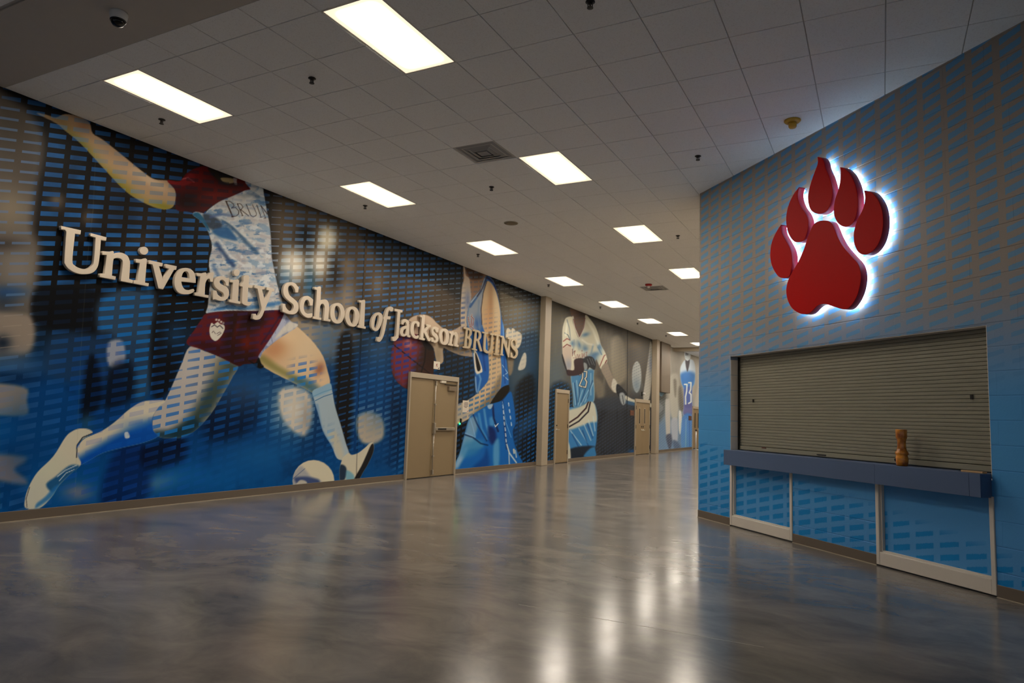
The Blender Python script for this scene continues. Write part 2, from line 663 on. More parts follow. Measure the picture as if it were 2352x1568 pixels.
blk_cache = {}
far_blocks = MB()
nblk = 0
for i in range(24):
    z0, z1 = i * CO, min((i + 1) * CO, H)
    s = 0.03 + (CO if i % 2 else 0) - BW
    while s < SEND:
        a, b = max(s, 0.0), min(s + BW, SEND)
        s += BW
        if b - a < 0.02:
            continue
        rs = [(a, b, z0, z1)]
        for c in CUTS:
            rs = subtract(rs, c)
        for (p, q, r0, r1) in rs:
            if q - p < 0.02 or r1 - r0 < 0.015:
                continue
            jl = 0.0 if p < 0.001 else JV
            wd, hg = round(q - p - jl - JV, 4), round(r1 - r0 - 2 * J, 3)
            if p < 5.45 and nblk < 298:
                nblk += 1
                if (wd, hg) not in blk_cache:
                    blk_cache[(wd, hg)] = block_mesh(MB(), 0, wd, 0, hg).mesh('block', M_BLOCK)
                link('block', blk_cache[(wd, hg)], None, wr, T(p + jl, r0 + J, random.uniform(-0.0002, 0.0002)))
            else:
                block_mesh(far_blocks, p + jl, q - JV, r0 + J, r1 - J)
tag(far_blocks.build('block_field', M_BLOCK, wr), 'blocks beyond the hatch', None, None, 'stuff')

# ---- lining of the hatch
jl = empty('trim_6', RF @ T(OPEN[0], OPEN[2], 0), 'beige painted lining of the serving hatch', None, None, 'structure')
wO, hO = OPEN[1] - OPEN[0], OPEN[3] - OPEN[2]
for k in range(6):
    MB().box(0.0, 0.005, 0.02 + k * CO, 0.016 + min((k + 1) * CO, hO - 0.02), -0.155, -0.0005).build('jamb_block', M_FRAME, jl)
MB().box(wO - 0.005, wO, 0.02, hO, -0.155, -0.0005).build('jamb_lining', M_FRAME, jl)
MB().box(0.005, wO - 0.005, hO - 0.005, hO, -0.155, -0.0005).build('lintel_lining', mat('lintel_grey', (190, 184, 176), rough=0.6), jl)
MB().box(0.0, wO, 0.0, hO, -0.30, -0.29).build('dark_room_sheet', M_BLACK, jl)  # black sheet added as the darkness of the room behind the shutter

# ---- framed panels below the counter
for n, (a, b) in enumerate(FR):
    e = empty('trim_%d' % (7 + n), RF @ T(a, 0, 0), ['narrow beige framed blue panel under the counter, next to wall corner',
              'wide beige framed blue panel under the counter, below vase'][n], None, None, 'structure')
    wd = b - a
    MB().box(0.04, wd - 0.04, 0.14, PTOP, -0.2, -0.045).build('infill_panel', M_BLOCK, e)
    MB().box(0.0, 0.042, 0.012, PTOP, -0.19, 0.012, 0.004).build('jamb', M_FRAME, e)
    MB().box(0.042, 0.058, 0.13, PTOP, -0.045, -0.014).build('stop_bead', M_FRAME, e)
    MB().box(wd - 0.042, wd, 0.012, PTOP, -0.19, 0.012, 0.004).build('jamb', M_FRAME, e)
    MB().box(0.042, wd - 0.042, 0.012, 0.135, -0.19, 0.011, 0.004).build('bottom_rail', M_FRAME, e)
    MB().box(0.058, wd - 0.042, 0.135, 0.15, -0.045, -0.016).build('stop_bead', M_FRAME, e)
    MB().box(0.0, wd, 0.0, 0.012, -0.19, 0.002).build('gap_shade', M_BLACK, e)  # black strip standing in for the shade under the frame

# ---- base boards
br = empty('baseboard_right', RF, 'dark grey rubber base along the block wall', None, None, 'structure')
for a, b in ((0.0, FR[0][0]), (FR[0][1], FR[1][0]), (FR[1][1], SEND)):
    MB().box(a, b, 0.0, 0.102, 0.0008, 0.008, 0.003).build('base_strip', M_BASE, br)
    MB().box(a, b, 0.0, 0.006, 0.008, 0.014).build('base_toe', M_BEIGE, br)
bl = empty('baseboard_left', LF, 'brown grey rubber base along the mural wall', None, None, 'structure')
for a, b in ((-2.0, 11.47), (13.31, 17.50), (17.94, 18.655), (19.65, 26.12), (28.03, 28.34), (28.80, 35.4), (37.3, YEND)):
    MB().box(a, b, 0.0, 0.112, 0.0005, 0.010, 0.003).build('base_strip', M_BASE, bl)
    MB().box(a, b, 0.0, 0.008, 0.010, 0.018).build('base_toe', M_BEIGE, bl)


# ================================================================== DOORS
def lever(parent, x, y, z, to=1):
    h = MB().lathe([(0.032, 0), (0.032, 0.012), (0.012, 0.014), (0.012, 0.05)], 14, (x, y, z)).build('lever_handle', M_STEEL, parent, None, True)
    MB().box(min(x, x + to * 0.12), max(x, x + to * 0.12), y - 0.010, y + 0.010, z + 0.042, z + 0.056, 0.004).build('grip', M_STEEL, h)
    return h


def frame(e, W, Ht, d=0.05, t=0.05, head=0.105):
    MB().box(0, t, 0, Ht, 0.0005, d, 0.004).build('jamb', M_BEIGE, e)
    MB().box(W - t, W, 0, Ht, 0.0005, d, 0.004).build('jamb', M_BEIGE, e)
    MB().box(t, W - t, Ht - head, Ht, 0.0005, d, 0.004).build('head', M_BEIGE, e)
    MB().box(t, W - t, 0, 0.012, 0.0005, 0.04).build('threshold', M_DARK, e)


d1 = empty('door_1', LF @ T(11.47, 0, 0), 'beige unequal double door with push bar under the basketball', None, None, 'structure')
frame(d1, 1.84, 2.145, 0.055, 0.045)
MB().box(0.05, 0.865, 0.014, 2.035, 0.001, 0.022, 0.003).build('door_leaf', M_DOOR, d1)
lf = MB().box(0.905, 1.79, 0.014, 2.035, 0.001, 0.022, 0.003).build('door_leaf', M_DOOR, d1)
MB().box(0.866, 0.904, 0.014, 2.035, 0.001, 0.012).build('mullion', M_DOOR, d1)
MB().box(0.93, 1.72, 0.97, 1.03, 0.045, 0.075, 0.006).build('push_bar', M_STEEL, lf)
MB().box(1.05, 1.36, 0.982, 1.018, 0.0751, 0.082).build('push_pad', M_BLACK, lf)
MB().box(0.905, 0.975, 0.90, 1.13, 0.0225, 0.075, 0.008).build('latch_case', M_STEEL, lf)
rod = MB()
rod.lathe([(0.010, 1.13), (0.010, 1.93)], 8, (0.94, 0, 0.045), 'y')
rod.lathe([(0.010, 0.10), (0.010, 0.90)], 8, (0.94, 0, 0.045), 'y')
rod.build('vertical_rod', M_STEEL, lf, None, True)
for y in (0.06, 0.42, 1.50, 1.92):
    MB().box(0.92, 0.965, y, y + (0.09 if y in (0.06, 1.92) else 0.03), 0.0225, 0.065, 0.004).build('rod_guide', M_STEEL, lf)
MB().box(1.42, 1.72, 1.83, 1.92, 0.0225, 0.075, 0.006).build('closer_body', mat('closer_paint', (128, 112, 92), rough=0.4), lf)
MB().box(1.30, 1.76, 1.955, 1.972, 0.03, 0.05).build('closer_arm', M_DARK, lf)
MB().box(1.12, 1.30, 1.985, 2.03, 0.0225, 0.07, 0.004).build('strike_box', M_PAPER, lf)

d2 = empty('door_2', LF @ T(18.655, 0, 0), 'beige single door next to the column, lever at its edge', None, None, 'structure')
frame(d2, 0.995, 2.16, 0.045, 0.05, 0.11)
lf = MB().box(0.052, 0.943, 0.02, 2.048, 0.001, 0.022, 0.003).build('door_leaf', M_DOOR, d2)
lever(lf, 0.12, 0.98, 0.022)
MB().lathe([(0.02, 0), (0.02, 0.02)], 12, (0.12, 1.10, 0.022)).build('key_cylinder', M_DARK, lf)
for y in (0.25, 1.02, 1.78):
    MB().box(0.925, 0.955, y, y + 0.12, 0.022, 0.034).build('hinge', M_DARK, lf)

d3 = empty('door_3', LF @ T(26.13, 0, 0), 'beige double door with two narrow dark windows', None, None, 'structure')
frame(d3, 1.89, 2.16, 0.05, 0.05, 0.13)
for k, (a, b) in enumerate(((0.052, 0.940), (0.950, 1.838))):
    lf = MB().box(a, b, 0.02, 2.028, 0.001, 0.022, 0.003).build('door_leaf', M_DOOR, d3)
    x = a + 0.50 if k == 0 else a + 0.27
    MB().box(x - 0.085, x + 0.085, 1.18, 1.82, 0.0225, 0.030, 0.003).build('window_bead', M_BEIGE, lf)
    MB().box(x - 0.05, x + 0.05, 1.21, 1.79, 0.0301, 0.032).build('pane', M_GLASSDARK, lf)
    lever(lf, b - 0.10 if k == 0 else a + 0.10, 0.95, 0.022, -1 if k == 0 else 1)
    MB().box((b - 0.14 if k == 0 else a + 0.06), (b - 0.06 if k == 0 else a + 0.14), 1.05, 1.12, 0.0225, 0.034).build('lock_plate', M_DARK, lf)
    for y in (0.2, 1.02, 1.75):
        xx = 0.03 if k == 0 else 1.83
        MB().box(xx, xx + 0.03, y, y + 0.14, 0.0505, 0.060).build('hinge', M_DARK, lf)

d4 = empty('door_4', LF @ T(35.4, 0, 0), 'far beige double door beside the football player', None, None, 'structure')
frame(d4, 1.9, 2.13, 0.05, 0.05, 0.12)
for k, (a, b) in enumerate(((0.052, 0.945), (0.955, 1.848))):
    lf = MB().box(a, b, 0.02, 2.008, 0.001, 0.022, 0.003).build('door_leaf', M_DOOR, d4)
    x = a + 0.50 if k == 0 else a + 0.3
    MB().box(x - 0.09, x + 0.09, 1.05, 1.80, 0.0225, 0.032).build('pane', M_GLASSDARK, lf)
    lever(lf, b - 0.12 if k == 0 else a + 0.12, 0.95, 0.022, -1 if k == 0 else 1)


# ================================================================== CURVED FLAT SHAPES (letters, paw)
def smooth_path(pts, n=5):
    """pts: (x, y, curved) closed; runs of curved points become Catmull-Rom arcs"""
    out, k = [], len(pts)
    for i in range(k):
        p0, p1, p2, p3 = pts[i - 1], pts[i], pts[(i + 1) % k], pts[(i + 2) % k]
        out.append((p1[0], p1[1]))
        if p1[2] or p2[2]:
            a = p0 if p1[2] else p1
            d = p3 if p2[2] else p2
            for t in range(1, n):
                t /= n
                q = [0.5 * (2 * p1[c] + (p2[c] - a[c]) * t + (2 * a[c] - 5 * p1[c] + 4 * p2[c] - d[c]) * t * t
                            + (3 * p1[c] - a[c] - 3 * p2[c] + d[c]) * t ** 3) for c in (0, 1)]
                out.append(tuple(q))
    return out


def parse(txt):
    pts = []
    for t in txt.split(','):
        a = t.split()
        x, y = a[0], a[1].rstrip('~')
        pts.append((float(x), float(y), '~' in t))
    return pts


def curve_mesh(name, loops, depth, bevel, m, offset=0.0):
    """flat filled loops in local xy, centred on z = 0, thickness = depth"""
    cu = bpy.data.curves.new(name, 'CURVE')
    cu.dimensions = '2D'
    cu.fill_mode = 'BOTH'
    cu.extrude = depth / 2 - bevel
    cu.bevel_depth = bevel
    cu.bevel_resolution = 1
    cu.offset = offset - bevel
    for lp in loops:
        sp = cu.splines.new('POLY')
        sp.points.add(len(lp) - 1)
        for q, (x, y) in zip(sp.points, lp):
            q.co = (x, y, 0, 1)
        sp.use_cyclic_u = True
    o = bpy.data.objects.new('tmp', cu)
    COL.objects.link(o)
    dg = bpy.context.evaluated_depsgraph_get()
    me = bpy.data.meshes.new_from_object(o.evaluated_get(dg))
    bpy.data.objects.remove(o)
    bpy.data.curves.remove(cu)
    me.name = name
    me.materials.clear()
    me.materials.append(m)
    return me


# outlines read off the photograph in four enlarged windows: (x origin, y origin, scale)
WIN = {1: (130, 500, 7.127), 2: (390, 580, 8.711), 3: (630, 630, 8.4), 4: (850, 680, 6.72)}


def dot(cx, cy, rx, ry):
    return ','.join('%.1f %.1f~' % (cx + rx * math.cos(a), cy + ry * math.sin(a)) for a in [k * math.pi / 5 for k in range(10)])


LETTERS = [
    ('U', 'initial capital U of the word University', 1, ['75 130, 402 205, 393 272, 305 258, 262 690~, 300 780~, 400 830~, 500 832~, 580 780~, 612 700~, 640 325, 552 298, 565 250, 820 318, 812 375, 728 362, 700 690~, 660 830~, 580 905~, 450 925~, 320 905~, 200 840~, 140 760~, 128 680~, 160 225, 135 198, 75 190']),
    ('n', 'letter n of the word University, just after U', 1, ['750 545, 870 553~, 925 542, 942 562, 935 597, 1000 570~, 1080 575~, 1160 620~, 1195 690~, 1205 760~, 1190 1000, 1250 1018, 1245 1072, 1050 1035, 1085 745~, 1060 680~, 1010 660~, 960 665~, 930 700~, 908 945, 972 960, 966 1018, 702 968, 715 910, 790 912, 820 610, 748 605']),
    ('i', 'first dotted letter i of the word University, before v', 1, ['1300 672, 1400 678~, 1455 660, 1482 680, 1450 1060, 1512 1072, 1505 1122, 1260 1075, 1270 1020, 1325 1022, 1362 742, 1300 732', dot(1432, 540, 70, 67)]),
    ('v', 'letter v of the word University', 1, ['1520 692, 1742 742, 1735 795, 1680 792, 1742 1000, 1842 835, 1780 815, 1792 755, 1970 792, 1960 850, 1925 850, 1745 1172, 1665 1155, 1572 765, 1510 748']),
    ('e', 'letter e of the word University', 2, ['522 605, 518 500~, 490 400~, 420 330~, 310 305~, 200 345~, 120 450~, 95 580~, 110 700~, 160 785~, 250 830~, 380 832~, 470 795~, 497 760, 480 725, 400 748~, 310 735~, 255 670~, 232 575', '240 490, 260 420~, 300 378~, 350 380~, 385 430~, 395 515']),
    ('r', 'letter r of the word University', 2, ['540 405, 650 412~, 720 395, 740 420, 735 462, 800 405~, 860 392~, 885 400, 864 587, 812 582, 800 525, 760 530~, 725 585~, 710 650, 700 840, 782 852, 775 905, 500 855, 510 795, 572 795, 610 475, 545 465']),
    ('s', 'letter s of the word University', 2, ['1190 500, 1180 668, 1125 655, 1110 590~, 1060 545~, 1010 560~, 1005 605~, 1050 640~, 1130 680~, 1180 750~, 1190 830~, 1160 910~, 1080 965~, 980 960~, 915 935~, 862 945, 870 755, 940 760, 955 830~, 1010 880~, 1070 885~, 1085 850~, 1060 800~, 980 750~, 905 680~, 885 590~, 920 510~, 1000 470~, 1080 475~, 1135 500~']),
    ('i', 'second dotted letter i of the word University, before t', 2, ['1205 540, 1300 545~, 1360 530, 1390 555, 1365 965, 1420 975, 1415 1030, 1185 988, 1195 935, 1245 935, 1265 600, 1205 590', dot(1340, 403, 60, 68)]),
    ('t', 'letter t of the word University', 2, ['1475 470, 1520 450~, 1575 455~, 1590 480, 1585 640, 1665 655, 1655 715, 1572 700, 1560 960~, 1580 985~, 1640 985, 1635 1025~, 1590 1060~, 1530 1060~, 1465 1030~, 1445 970~, 1460 680, 1405 665, 1425 625~, 1470 580~, 1475 540']),
    ('y', 'closing letter y of the word University', 2, ['1700 645, 1905 680, 1900 735, 1850 735, 1900 950, 1990 755, 1935 745, 1945 690, 2098 725, 2090 775, 2050 775, 1880 1200~, 1850 1270~, 1800 1330~, 1720 1345~, 1655 1320, 1675 1220, 1725 1225, 1740 1265~, 1780 1245~, 1830 1150, 1835 1095, 1755 720, 1690 700']),
    ('S', 'initial capital S of the word School', 3, ['475 250, 462 348, 408 345, 395 280~, 340 215~, 280 235~, 270 310~, 300 400~, 380 470~, 450 540~, 475 630~, 450 720~, 380 770~, 290 768~, 220 745~, 155 715, 165 560, 215 570, 225 630~, 280 695~, 340 700~, 375 650~, 365 580~, 290 520~, 210 440~, 175 350~, 185 240~, 240 170~, 330 148~, 410 175~, 440 215~']),
    ('c', 'letter c of the word School', 3, ['755 490, 740 600, 685 598, 680 550~, 650 495~, 610 500~, 580 560~, 570 640~, 590 720~, 640 755~, 735 750, 740 790~, 715 830~, 640 838~, 560 790~, 505 710~, 490 610~, 510 510~, 560 440~, 640 415~, 700 440~']),
    ('h', 'letter h of the word School', 3, ['780 240, 850 245~, 890 230, 905 250, 895 510, 950 485~, 1010 490~, 1050 550~, 1060 640, 1045 860, 1090 870, 1082 912, 950 890, 960 848, 975 640~, 950 575~, 915 570~, 885 620, 870 830, 915 838, 908 880, 740 852, 750 810, 800 815, 822 300, 770 285']),
    ('o', 'first letter o of the word School, next to h', 3, ['1225 548~, 1310 590~, 1358 700~, 1350 820~, 1300 920~, 1220 952~, 1140 920~, 1090 830~, 1085 710~, 1120 600~', '1205 605~, 1255 640~, 1280 720~, 1275 820~, 1245 885~, 1215 885~, 1180 830~, 1165 740~, 1172 650~']),
    ('o', 'second letter o of the word School, next to l', 3, ['1520 618~, 1600 660~, 1645 760~, 1635 880~, 1590 980~, 1520 1012~, 1430 975~, 1380 880~, 1378 770~, 1420 660~', '1500 675~, 1545 710~, 1560 790~, 1550 890~, 1525 945~, 1500 945~, 1465 880~, 1450 790~, 1462 710~']),
    ('l', 'closing letter l of the word School', 3, ['1640 495, 1700 500~, 1745 487, 1757 510, 1738 1000, 1768 1008, 1762 1050, 1615 1022, 1625 980, 1655 985, 1675 545, 1640 540']),
    ('o', 'slanting letter o of the word of', 3, ['2020 730~, 2080 770~, 2095 850~, 2065 970~, 2010 1070~, 1950 1095~, 1890 1050~, 1872 960~, 1890 850~, 1950 760~', '2000 785~, 2022 820~, 2015 910~, 1985 1010~, 1960 1040~, 1935 1010~, 1938 920~, 1965 820~']),
    ('f', 'slanting letter f of the word of', 3, ['2300 650, 2285 715, 2240 712, 2225 690~, 2205 720~, 2190 805, 2250 810, 2240 870, 2180 865, 2140 1080~, 2100 1210~, 2050 1290~, 2010 1298~, 1980 1285, 1998 1205, 2040 1210, 2055 1190~, 2080 1110~, 2115 870, 2104 852, 2107 828, 2125 805, 2140 750~, 2175 660~, 2235 620~, 2280 630~']),
    ('J', 'initial capital J of the word Jackson', 4, ['385 192, 505 215, 500 250, 470 250, 445 600~, 430 650~, 390 690~, 345 688, 350 625, 380 630, 400 610~, 405 560, 425 240, 382 228']),
    ('a', 'letter a of the word Jackson', 4, ['485 430, 492 378~, 540 352~, 590 375~, 608 430~, 605 600, 628 608, 622 638, 580 628, 565 605~, 530 625~, 485 610~, 465 560~, 480 500~, 530 465~, 565 455, 562 420~, 545 398~, 525 415~, 520 440', '560 500, 525 520~, 515 560~, 530 590~, 555 575']),
    ('c', 'letter c of the word Jackson', 4, ['768 405, 760 472, 728 470, 722 430~, 700 420~, 680 460~, 678 540~, 695 600~, 730 615~, 755 605, 750 640~, 715 660~, 665 635~, 630 570~, 625 490~, 645 420~, 690 385~, 735 390~']),
    ('k', 'letter k of the word Jackson', 4, ['775 290, 820 300~, 840 287, 850 300, 838 520, 885 460, 865 455, 870 430, 940 445, 935 480, 915 480, 870 540, 920 650, 940 660, 930 697, 895 690, 840 575, 828 558, 825 645, 850 655, 845 685, 755 665, 762 635, 785 638, 800 330, 775 320']),
    ('s', 'letter s of the word Jackson', 4, ['1060 490, 1052 560, 1020 555, 1012 525~, 995 510~, 980 530~, 1000 560~, 1040 600~, 1060 650~, 1045 700~, 1005 722~, 965 705~, 945 705, 948 635, 978 640, 985 670~, 1005 685~, 1018 665~, 1000 635~, 960 595~, 950 545~, 965 490~, 1005 468~, 1040 480~']),
    ('o', 'letter o of the word Jackson', 4, ['1155 498~, 1200 525~, 1222 600~, 1215 680~, 1190 740~, 1150 752~, 1100 730~, 1075 660~, 1072 590~, 1100 520~', '1142 540~, 1165 570~, 1172 630~, 1162 700~, 1142 715~, 1120 680~, 1112 620~, 1120 560~']),
    ('n', 'closing letter n of the word Jackson', 4, ['1228 540, 1270 548~, 1290 540, 1293 567, 1320 548~, 1350 570~, 1362 630, 1350 745, 1370 755, 1365 785, 1300 770, 1308 740, 1318 640~, 1305 600~, 1285 610~, 1270 650, 1262 735, 1285 742, 1280 770, 1205 755, 1212 728, 1232 732, 1250 580, 1225 572']),
    ('B', 'capital B beginning the word BRUINS', 4, ['1447 475, 1530 490~, 1572 530~, 1570 590~, 1545 630~, 1570 670~, 1568 730~, 1545 790~, 1520 810, 1438 798, 1442 772, 1465 775, 1482 510, 1447 503', '1512 520, 1535 535~, 1540 575~, 1520 620, 1505 620', '1500 650, 1530 670~, 1535 720~, 1520 775, 1495 770']),
    ('R', 'capital R of the word BRUINS', 4, ['1590 512, 1680 528~, 1715 570~, 1718 630~, 1685 680, 1735 850, 1700 850, 1655 692, 1641 690, 1632 815, 1655 820, 1652 842, 1578 825, 1580 805, 1600 810, 1622 545, 1590 538', '1650 550, 1680 570~, 1685 620~, 1665 660, 1645 655']),
    ('U', 'capital U of the word BRUINS', 4, ['1735 545, 1820 560, 1818 585, 1795 582, 1785 790~, 1800 830~, 1830 845~, 1855 820~, 1865 780, 1880 600, 1855 595, 1858 570, 1920 580, 1918 605, 1898 602, 1885 800~, 1865 865~, 1820 885~, 1775 865~, 1755 810~, 1768 575, 1735 570']),
    ('I', 'capital I of the word BRUINS', 4, ['1925 585, 2010 600, 2008 622, 1985 620, 1965 890, 1995 895, 1992 915, 1915 900, 1918 880, 1938 882, 1955 610, 1925 608']),
    ('N', 'capital N of the word BRUINS', 4, ['2015 605, 2065 615, 2135 830, 2148 665, 2125 655, 2128 632, 2185 645, 2182 668, 2168 668, 2150 945, 2130 940, 2060 720, 2048 895, 2065 900, 2062 920, 2005 908, 2008 890, 2025 892, 2040 640, 2012 628']),
    ('S', 'capital S ending the word BRUINS', 4, ['2275 690, 2268 745, 2248 742, 2240 700~, 2220 685~, 2200 705~, 2205 750~, 2240 790~, 2280 830~, 2282 900~, 2250 955~, 2210 960~, 2165 940, 2172 870, 2192 872, 2200 915~, 2225 935~, 2250 910~, 2245 860~, 2200 810~, 2175 760~, 2180 700~, 2210 660~, 2250 665~']),
]
for n, (ch, lab, wi, loops) in enumerate(LETTERS):
    ox, oy, sc = WIN[wi]
    small = n >= 25
    face = 0.055 if small else 0.07
    dep = 0.03 if small else 0.048
    res = []
    for t in loops:
        res.append([on_left(ox + x / sc, oy + y / sc, face) for x, y in smooth_path(parse(t))])
    y0 = sum(p[0] for p in res[0]) / len(res[0])
    z0 = min(p[1] for p in res[0])
    res = [[(a - y0, b - z0) for a, b in lp] for lp in res]
    me = curve_mesh('raised_letter', res, dep, 0.004, M_LETTER2 if small else M_LETTER)
    for v in me.vertices:
        v.co.z += face - dep / 2
    root = link('raised_letter', me, None, None, LF @ T(y0, z0, 0))
    tag(root, ('raised champagne ' if small else 'raised off-white ') + lab, 'letter',
        'raised letters BRUINS' if small else 'raised letters of the school name')
    xs = [p[0] for p in res[0]]
    cxm = 0.5 * (max(xs) + min(xs))
    zz = [p[1] for p in res[0]]
    # mounting studs hold the letter off the wall
    best = sorted(res[0], key=lambda p: p[1])
    for q in (best[2], best[-3]):
        sx = q[0] * 0.86 + cxm * 0.14
        MB().box(sx - 0.006, sx + 0.006, q[1] * 0.94 + 0.5 * max(zz) * 0.06 - 0.006, q[1] * 0.94 + 0.5 * max(zz) * 0.06 + 0.006, 0.0, face - dep).build('stud', M_STEEL, root)

# ---- paw sign
PAW = [('palm_pad', '915 645~, 960 655~, 985 700~, 1010 760~, 1050 830~, 1110 900~, 1160 960~, 1180 1040~, 1170 1130~, 1140 1210~, 1095 1270~, 1050 1282~, 990 1265~, 925 1245~, 870 1255~, 810 1310~, 750 1315~, 690 1280~, 655 1220~, 643 1150~, 655 1080~, 690 1010~, 735 930~, 770 850~, 800 760~, 835 680~, 870 652~'),
       ('toe_pad', '605 675, 610 735~, 640 790~, 675 860~, 685 930~, 678 1000~, 660 1050~, 600 1055~, 560 1010~, 535 950~, 528 880~, 540 800~, 570 730~'),
       ('toe_pad', '735 405, 725 470~, 745 540~, 785 600~, 802 660~, 793 730~, 770 785~, 740 800~, 700 795~, 665 750~, 645 680~, 645 600~, 665 520~, 700 450~'),
       ('toe_pad', '868 188, 868 240~, 835 330~, 808 420~, 800 490~, 815 560~, 850 592~, 900 595~, 945 560~, 970 490~, 975 420~, 955 340~, 925 268~, 915 225~, 895 195~'),
       ('toe_pad', '1030 262, 1034 300~, 1030 370~, 1015 430~, 990 510~, 985 590~, 1005 650~, 1045 685~, 1095 685~, 1135 640~, 1155 560~, 1155 470~, 1140 390~, 1105 315~, 1060 270~'),
       ('toe_pad', '1202 430, 1210 480~, 1195 560~, 1150 650~, 1128 740~, 1135 820~, 1165 875~, 1215 890~, 1270 860~, 1315 790~, 1338 690~, 1335 590~, 1310 510~, 1265 450~, 1225 432~')]
PF, PD, PB = 0.135, 0.085, 0.05
paw = empty('paw_sign', RF @ T(2.5, 2.55, 0), 'red bear paw sign with white halo light above the hatch', 'sign')
M_HALO = bpy.data.materials.new('halo_lamp')
M_HALO.use_nodes = True
bs = M_HALO.node_tree.nodes['Principled BSDF']
bs.inputs['Base Color'].default_value = (0.8, 0.8, 0.8, 1)
bs.inputs['Emission Color'].default_value = (0.50, 0.76, 1.0, 1)
bs.inputs['Emission Strength'].default_value = HALO_POWER
for nm, t in PAW:
    lp = [on_right(1600 + x / 3.1277, 300 + y / 3.1277, PF) for x, y in smooth_path(parse(t), 4)]
    lp = [(a - 2.5, b - 2.55) for a, b in lp]
    me = curve_mesh(nm, [lp], PD, 0.003, M_RED)
    me.materials.append(M_REDSIDE)
    for v in me.vertices:
        v.co.z += PF - PD / 2
    for p in me.polygons:
        if abs(p.normal.z) < 0.3:
            p.material_index = 1
    o = link(nm, me, None, paw)
    me2 = curve_mesh('lamp_strip', [lp], 0.012, 0.001, M_HALO, -0.018)
    for v in me2.vertices:
        v.co.z += PB - 0.0085
    tag(link('lamp_strip', me2, None, o), 'white lamp behind the pad')
    # stand-offs to the wall
    cx, cy = sum(a for a, b in lp) / len(lp), sum(b for a, b in lp) / len(lp)
    for dx, dy in ((0.04, 0.06), (-0.03, -0.05)):
        MB().lathe([(0.006, 0.0), (0.006, PB)], 8, (cx + dx, cy + dy, 0)).build('standoff', M_STEEL, o)

# ================================================================== HATCH: shutter, counter, things on it
sh = empty('roller_shutter', RF @ T(OPEN[0], 0.985, 0), 'closed grey slatted roller shutter in the serving hatch', 'shutter')
SZ = -0.135
NS = 33
pitch = (2.215 - 0.985 - 0.062) / NS
sl = MB()
prof = [(0.0, -0.008), (0.0022, 0.0), (0.005, 0.002), (pitch * 0.5, 0.0026), (pitch - 0.005, 0.002), (pitch - 0.0022, 0.0), (pitch, -0.008)]
x0, x1 = 0.018, wO - 0.018
for a, b in zip(prof[:-1], prof[1:]):
    n = len(sl.v)
    sl.v += [(x0, a[0], a[1]), (x1, a[0], a[1]), (x1, b[0], b[1]), (x0, b[0], b[1])]
    sl.f.append((n, n + 1, n + 2, n + 3))
n = len(sl.v)
sl.v += [(x0, 0, -0.012), (x1, 0, -0.012), (x1, pitch, -0.012), (x0, pitch, -0.012)]
sl.f.append((n + 3, n + 2, n + 1, n))
slm = sl.mesh('slat', M_SLAT)
for k in range(NS):
    link('slat', slm, None, sh, T(0, 0.060 + k * pitch, SZ))
bb = MB().box(x0, x1, 0.006, 0.056, SZ - 0.012, SZ + 0.016, 0.004).build('bottom_bar', M_SLAT, sh)
MB().box(0.50, 0.58, 0.044, 0.056, SZ + 0.0165, SZ + 0.022).build('lock', mat('lock_rust', (96, 40, 30), rough=0.5), bb)
MB().box(1.48, 1.62, 0.022, 0.032, SZ + 0.0165, SZ + 0.024).build('lift_handle', M_DARK, bb)
MB().box(x0, x1, 0.0, 0.006, SZ - 0.01, SZ + 0.012).build('bottom_seal', M_BLACK, sh)
for a, b in ((0.006, 0.03), (wO - 0.03, wO - 0.006)):
    MB().box(a, b, 0.0, 1.228, SZ + 0.0165, SZ + 0.028).build('guide_rail', M_DARK, sh)
for a in (0.30, 3.38):
    MB().box(a, a + 0.025, 0.62, 0.66, SZ + 0.007, SZ + 0.012).build('slat_catch', M_DARK, sh)

CT = 0.981
ct = empty('service_counter', RF @ T(0.80, 0.79, 0), 'blue grey laminate counter ledge under the roller shutter', 'counter')
L0, L1 = 0.80 - 0.80, 4.424 - 0.80
MB().box(L0, L1, CT - 0.035 - 0.79, CT - 0.79, -0.16, 0.106).build('counter_top', M_COUNTER, ct)
sa, sb = on_right(2009, 1090, 0.12)[0] - 0.80, on_right(2226, 1110, 0.12)[0] - 0.80
for a, b in ((L0, sa), (sa, sb), (sb, L1)):
    MB().box(a + 0.0008, b - 0.0008, 0.0, CT - 0.79, 0.107, 0.122, 0.0012).build('apron_panel', M_COUNTER, ct)
MB().box(L0, L0 + 0.015, 0.0, CT - 0.0355 - 0.79, 0.001, 0.1065).build('end_panel', M_COUNTER, ct)
MB().box(L1 - 0.015, L1, 0.0, CT - 0.0355 - 0.79, 0.001, 0.1065).build('end_panel', mat('end_panel_blue', (84, 104, 138), rough=0.4), ct)

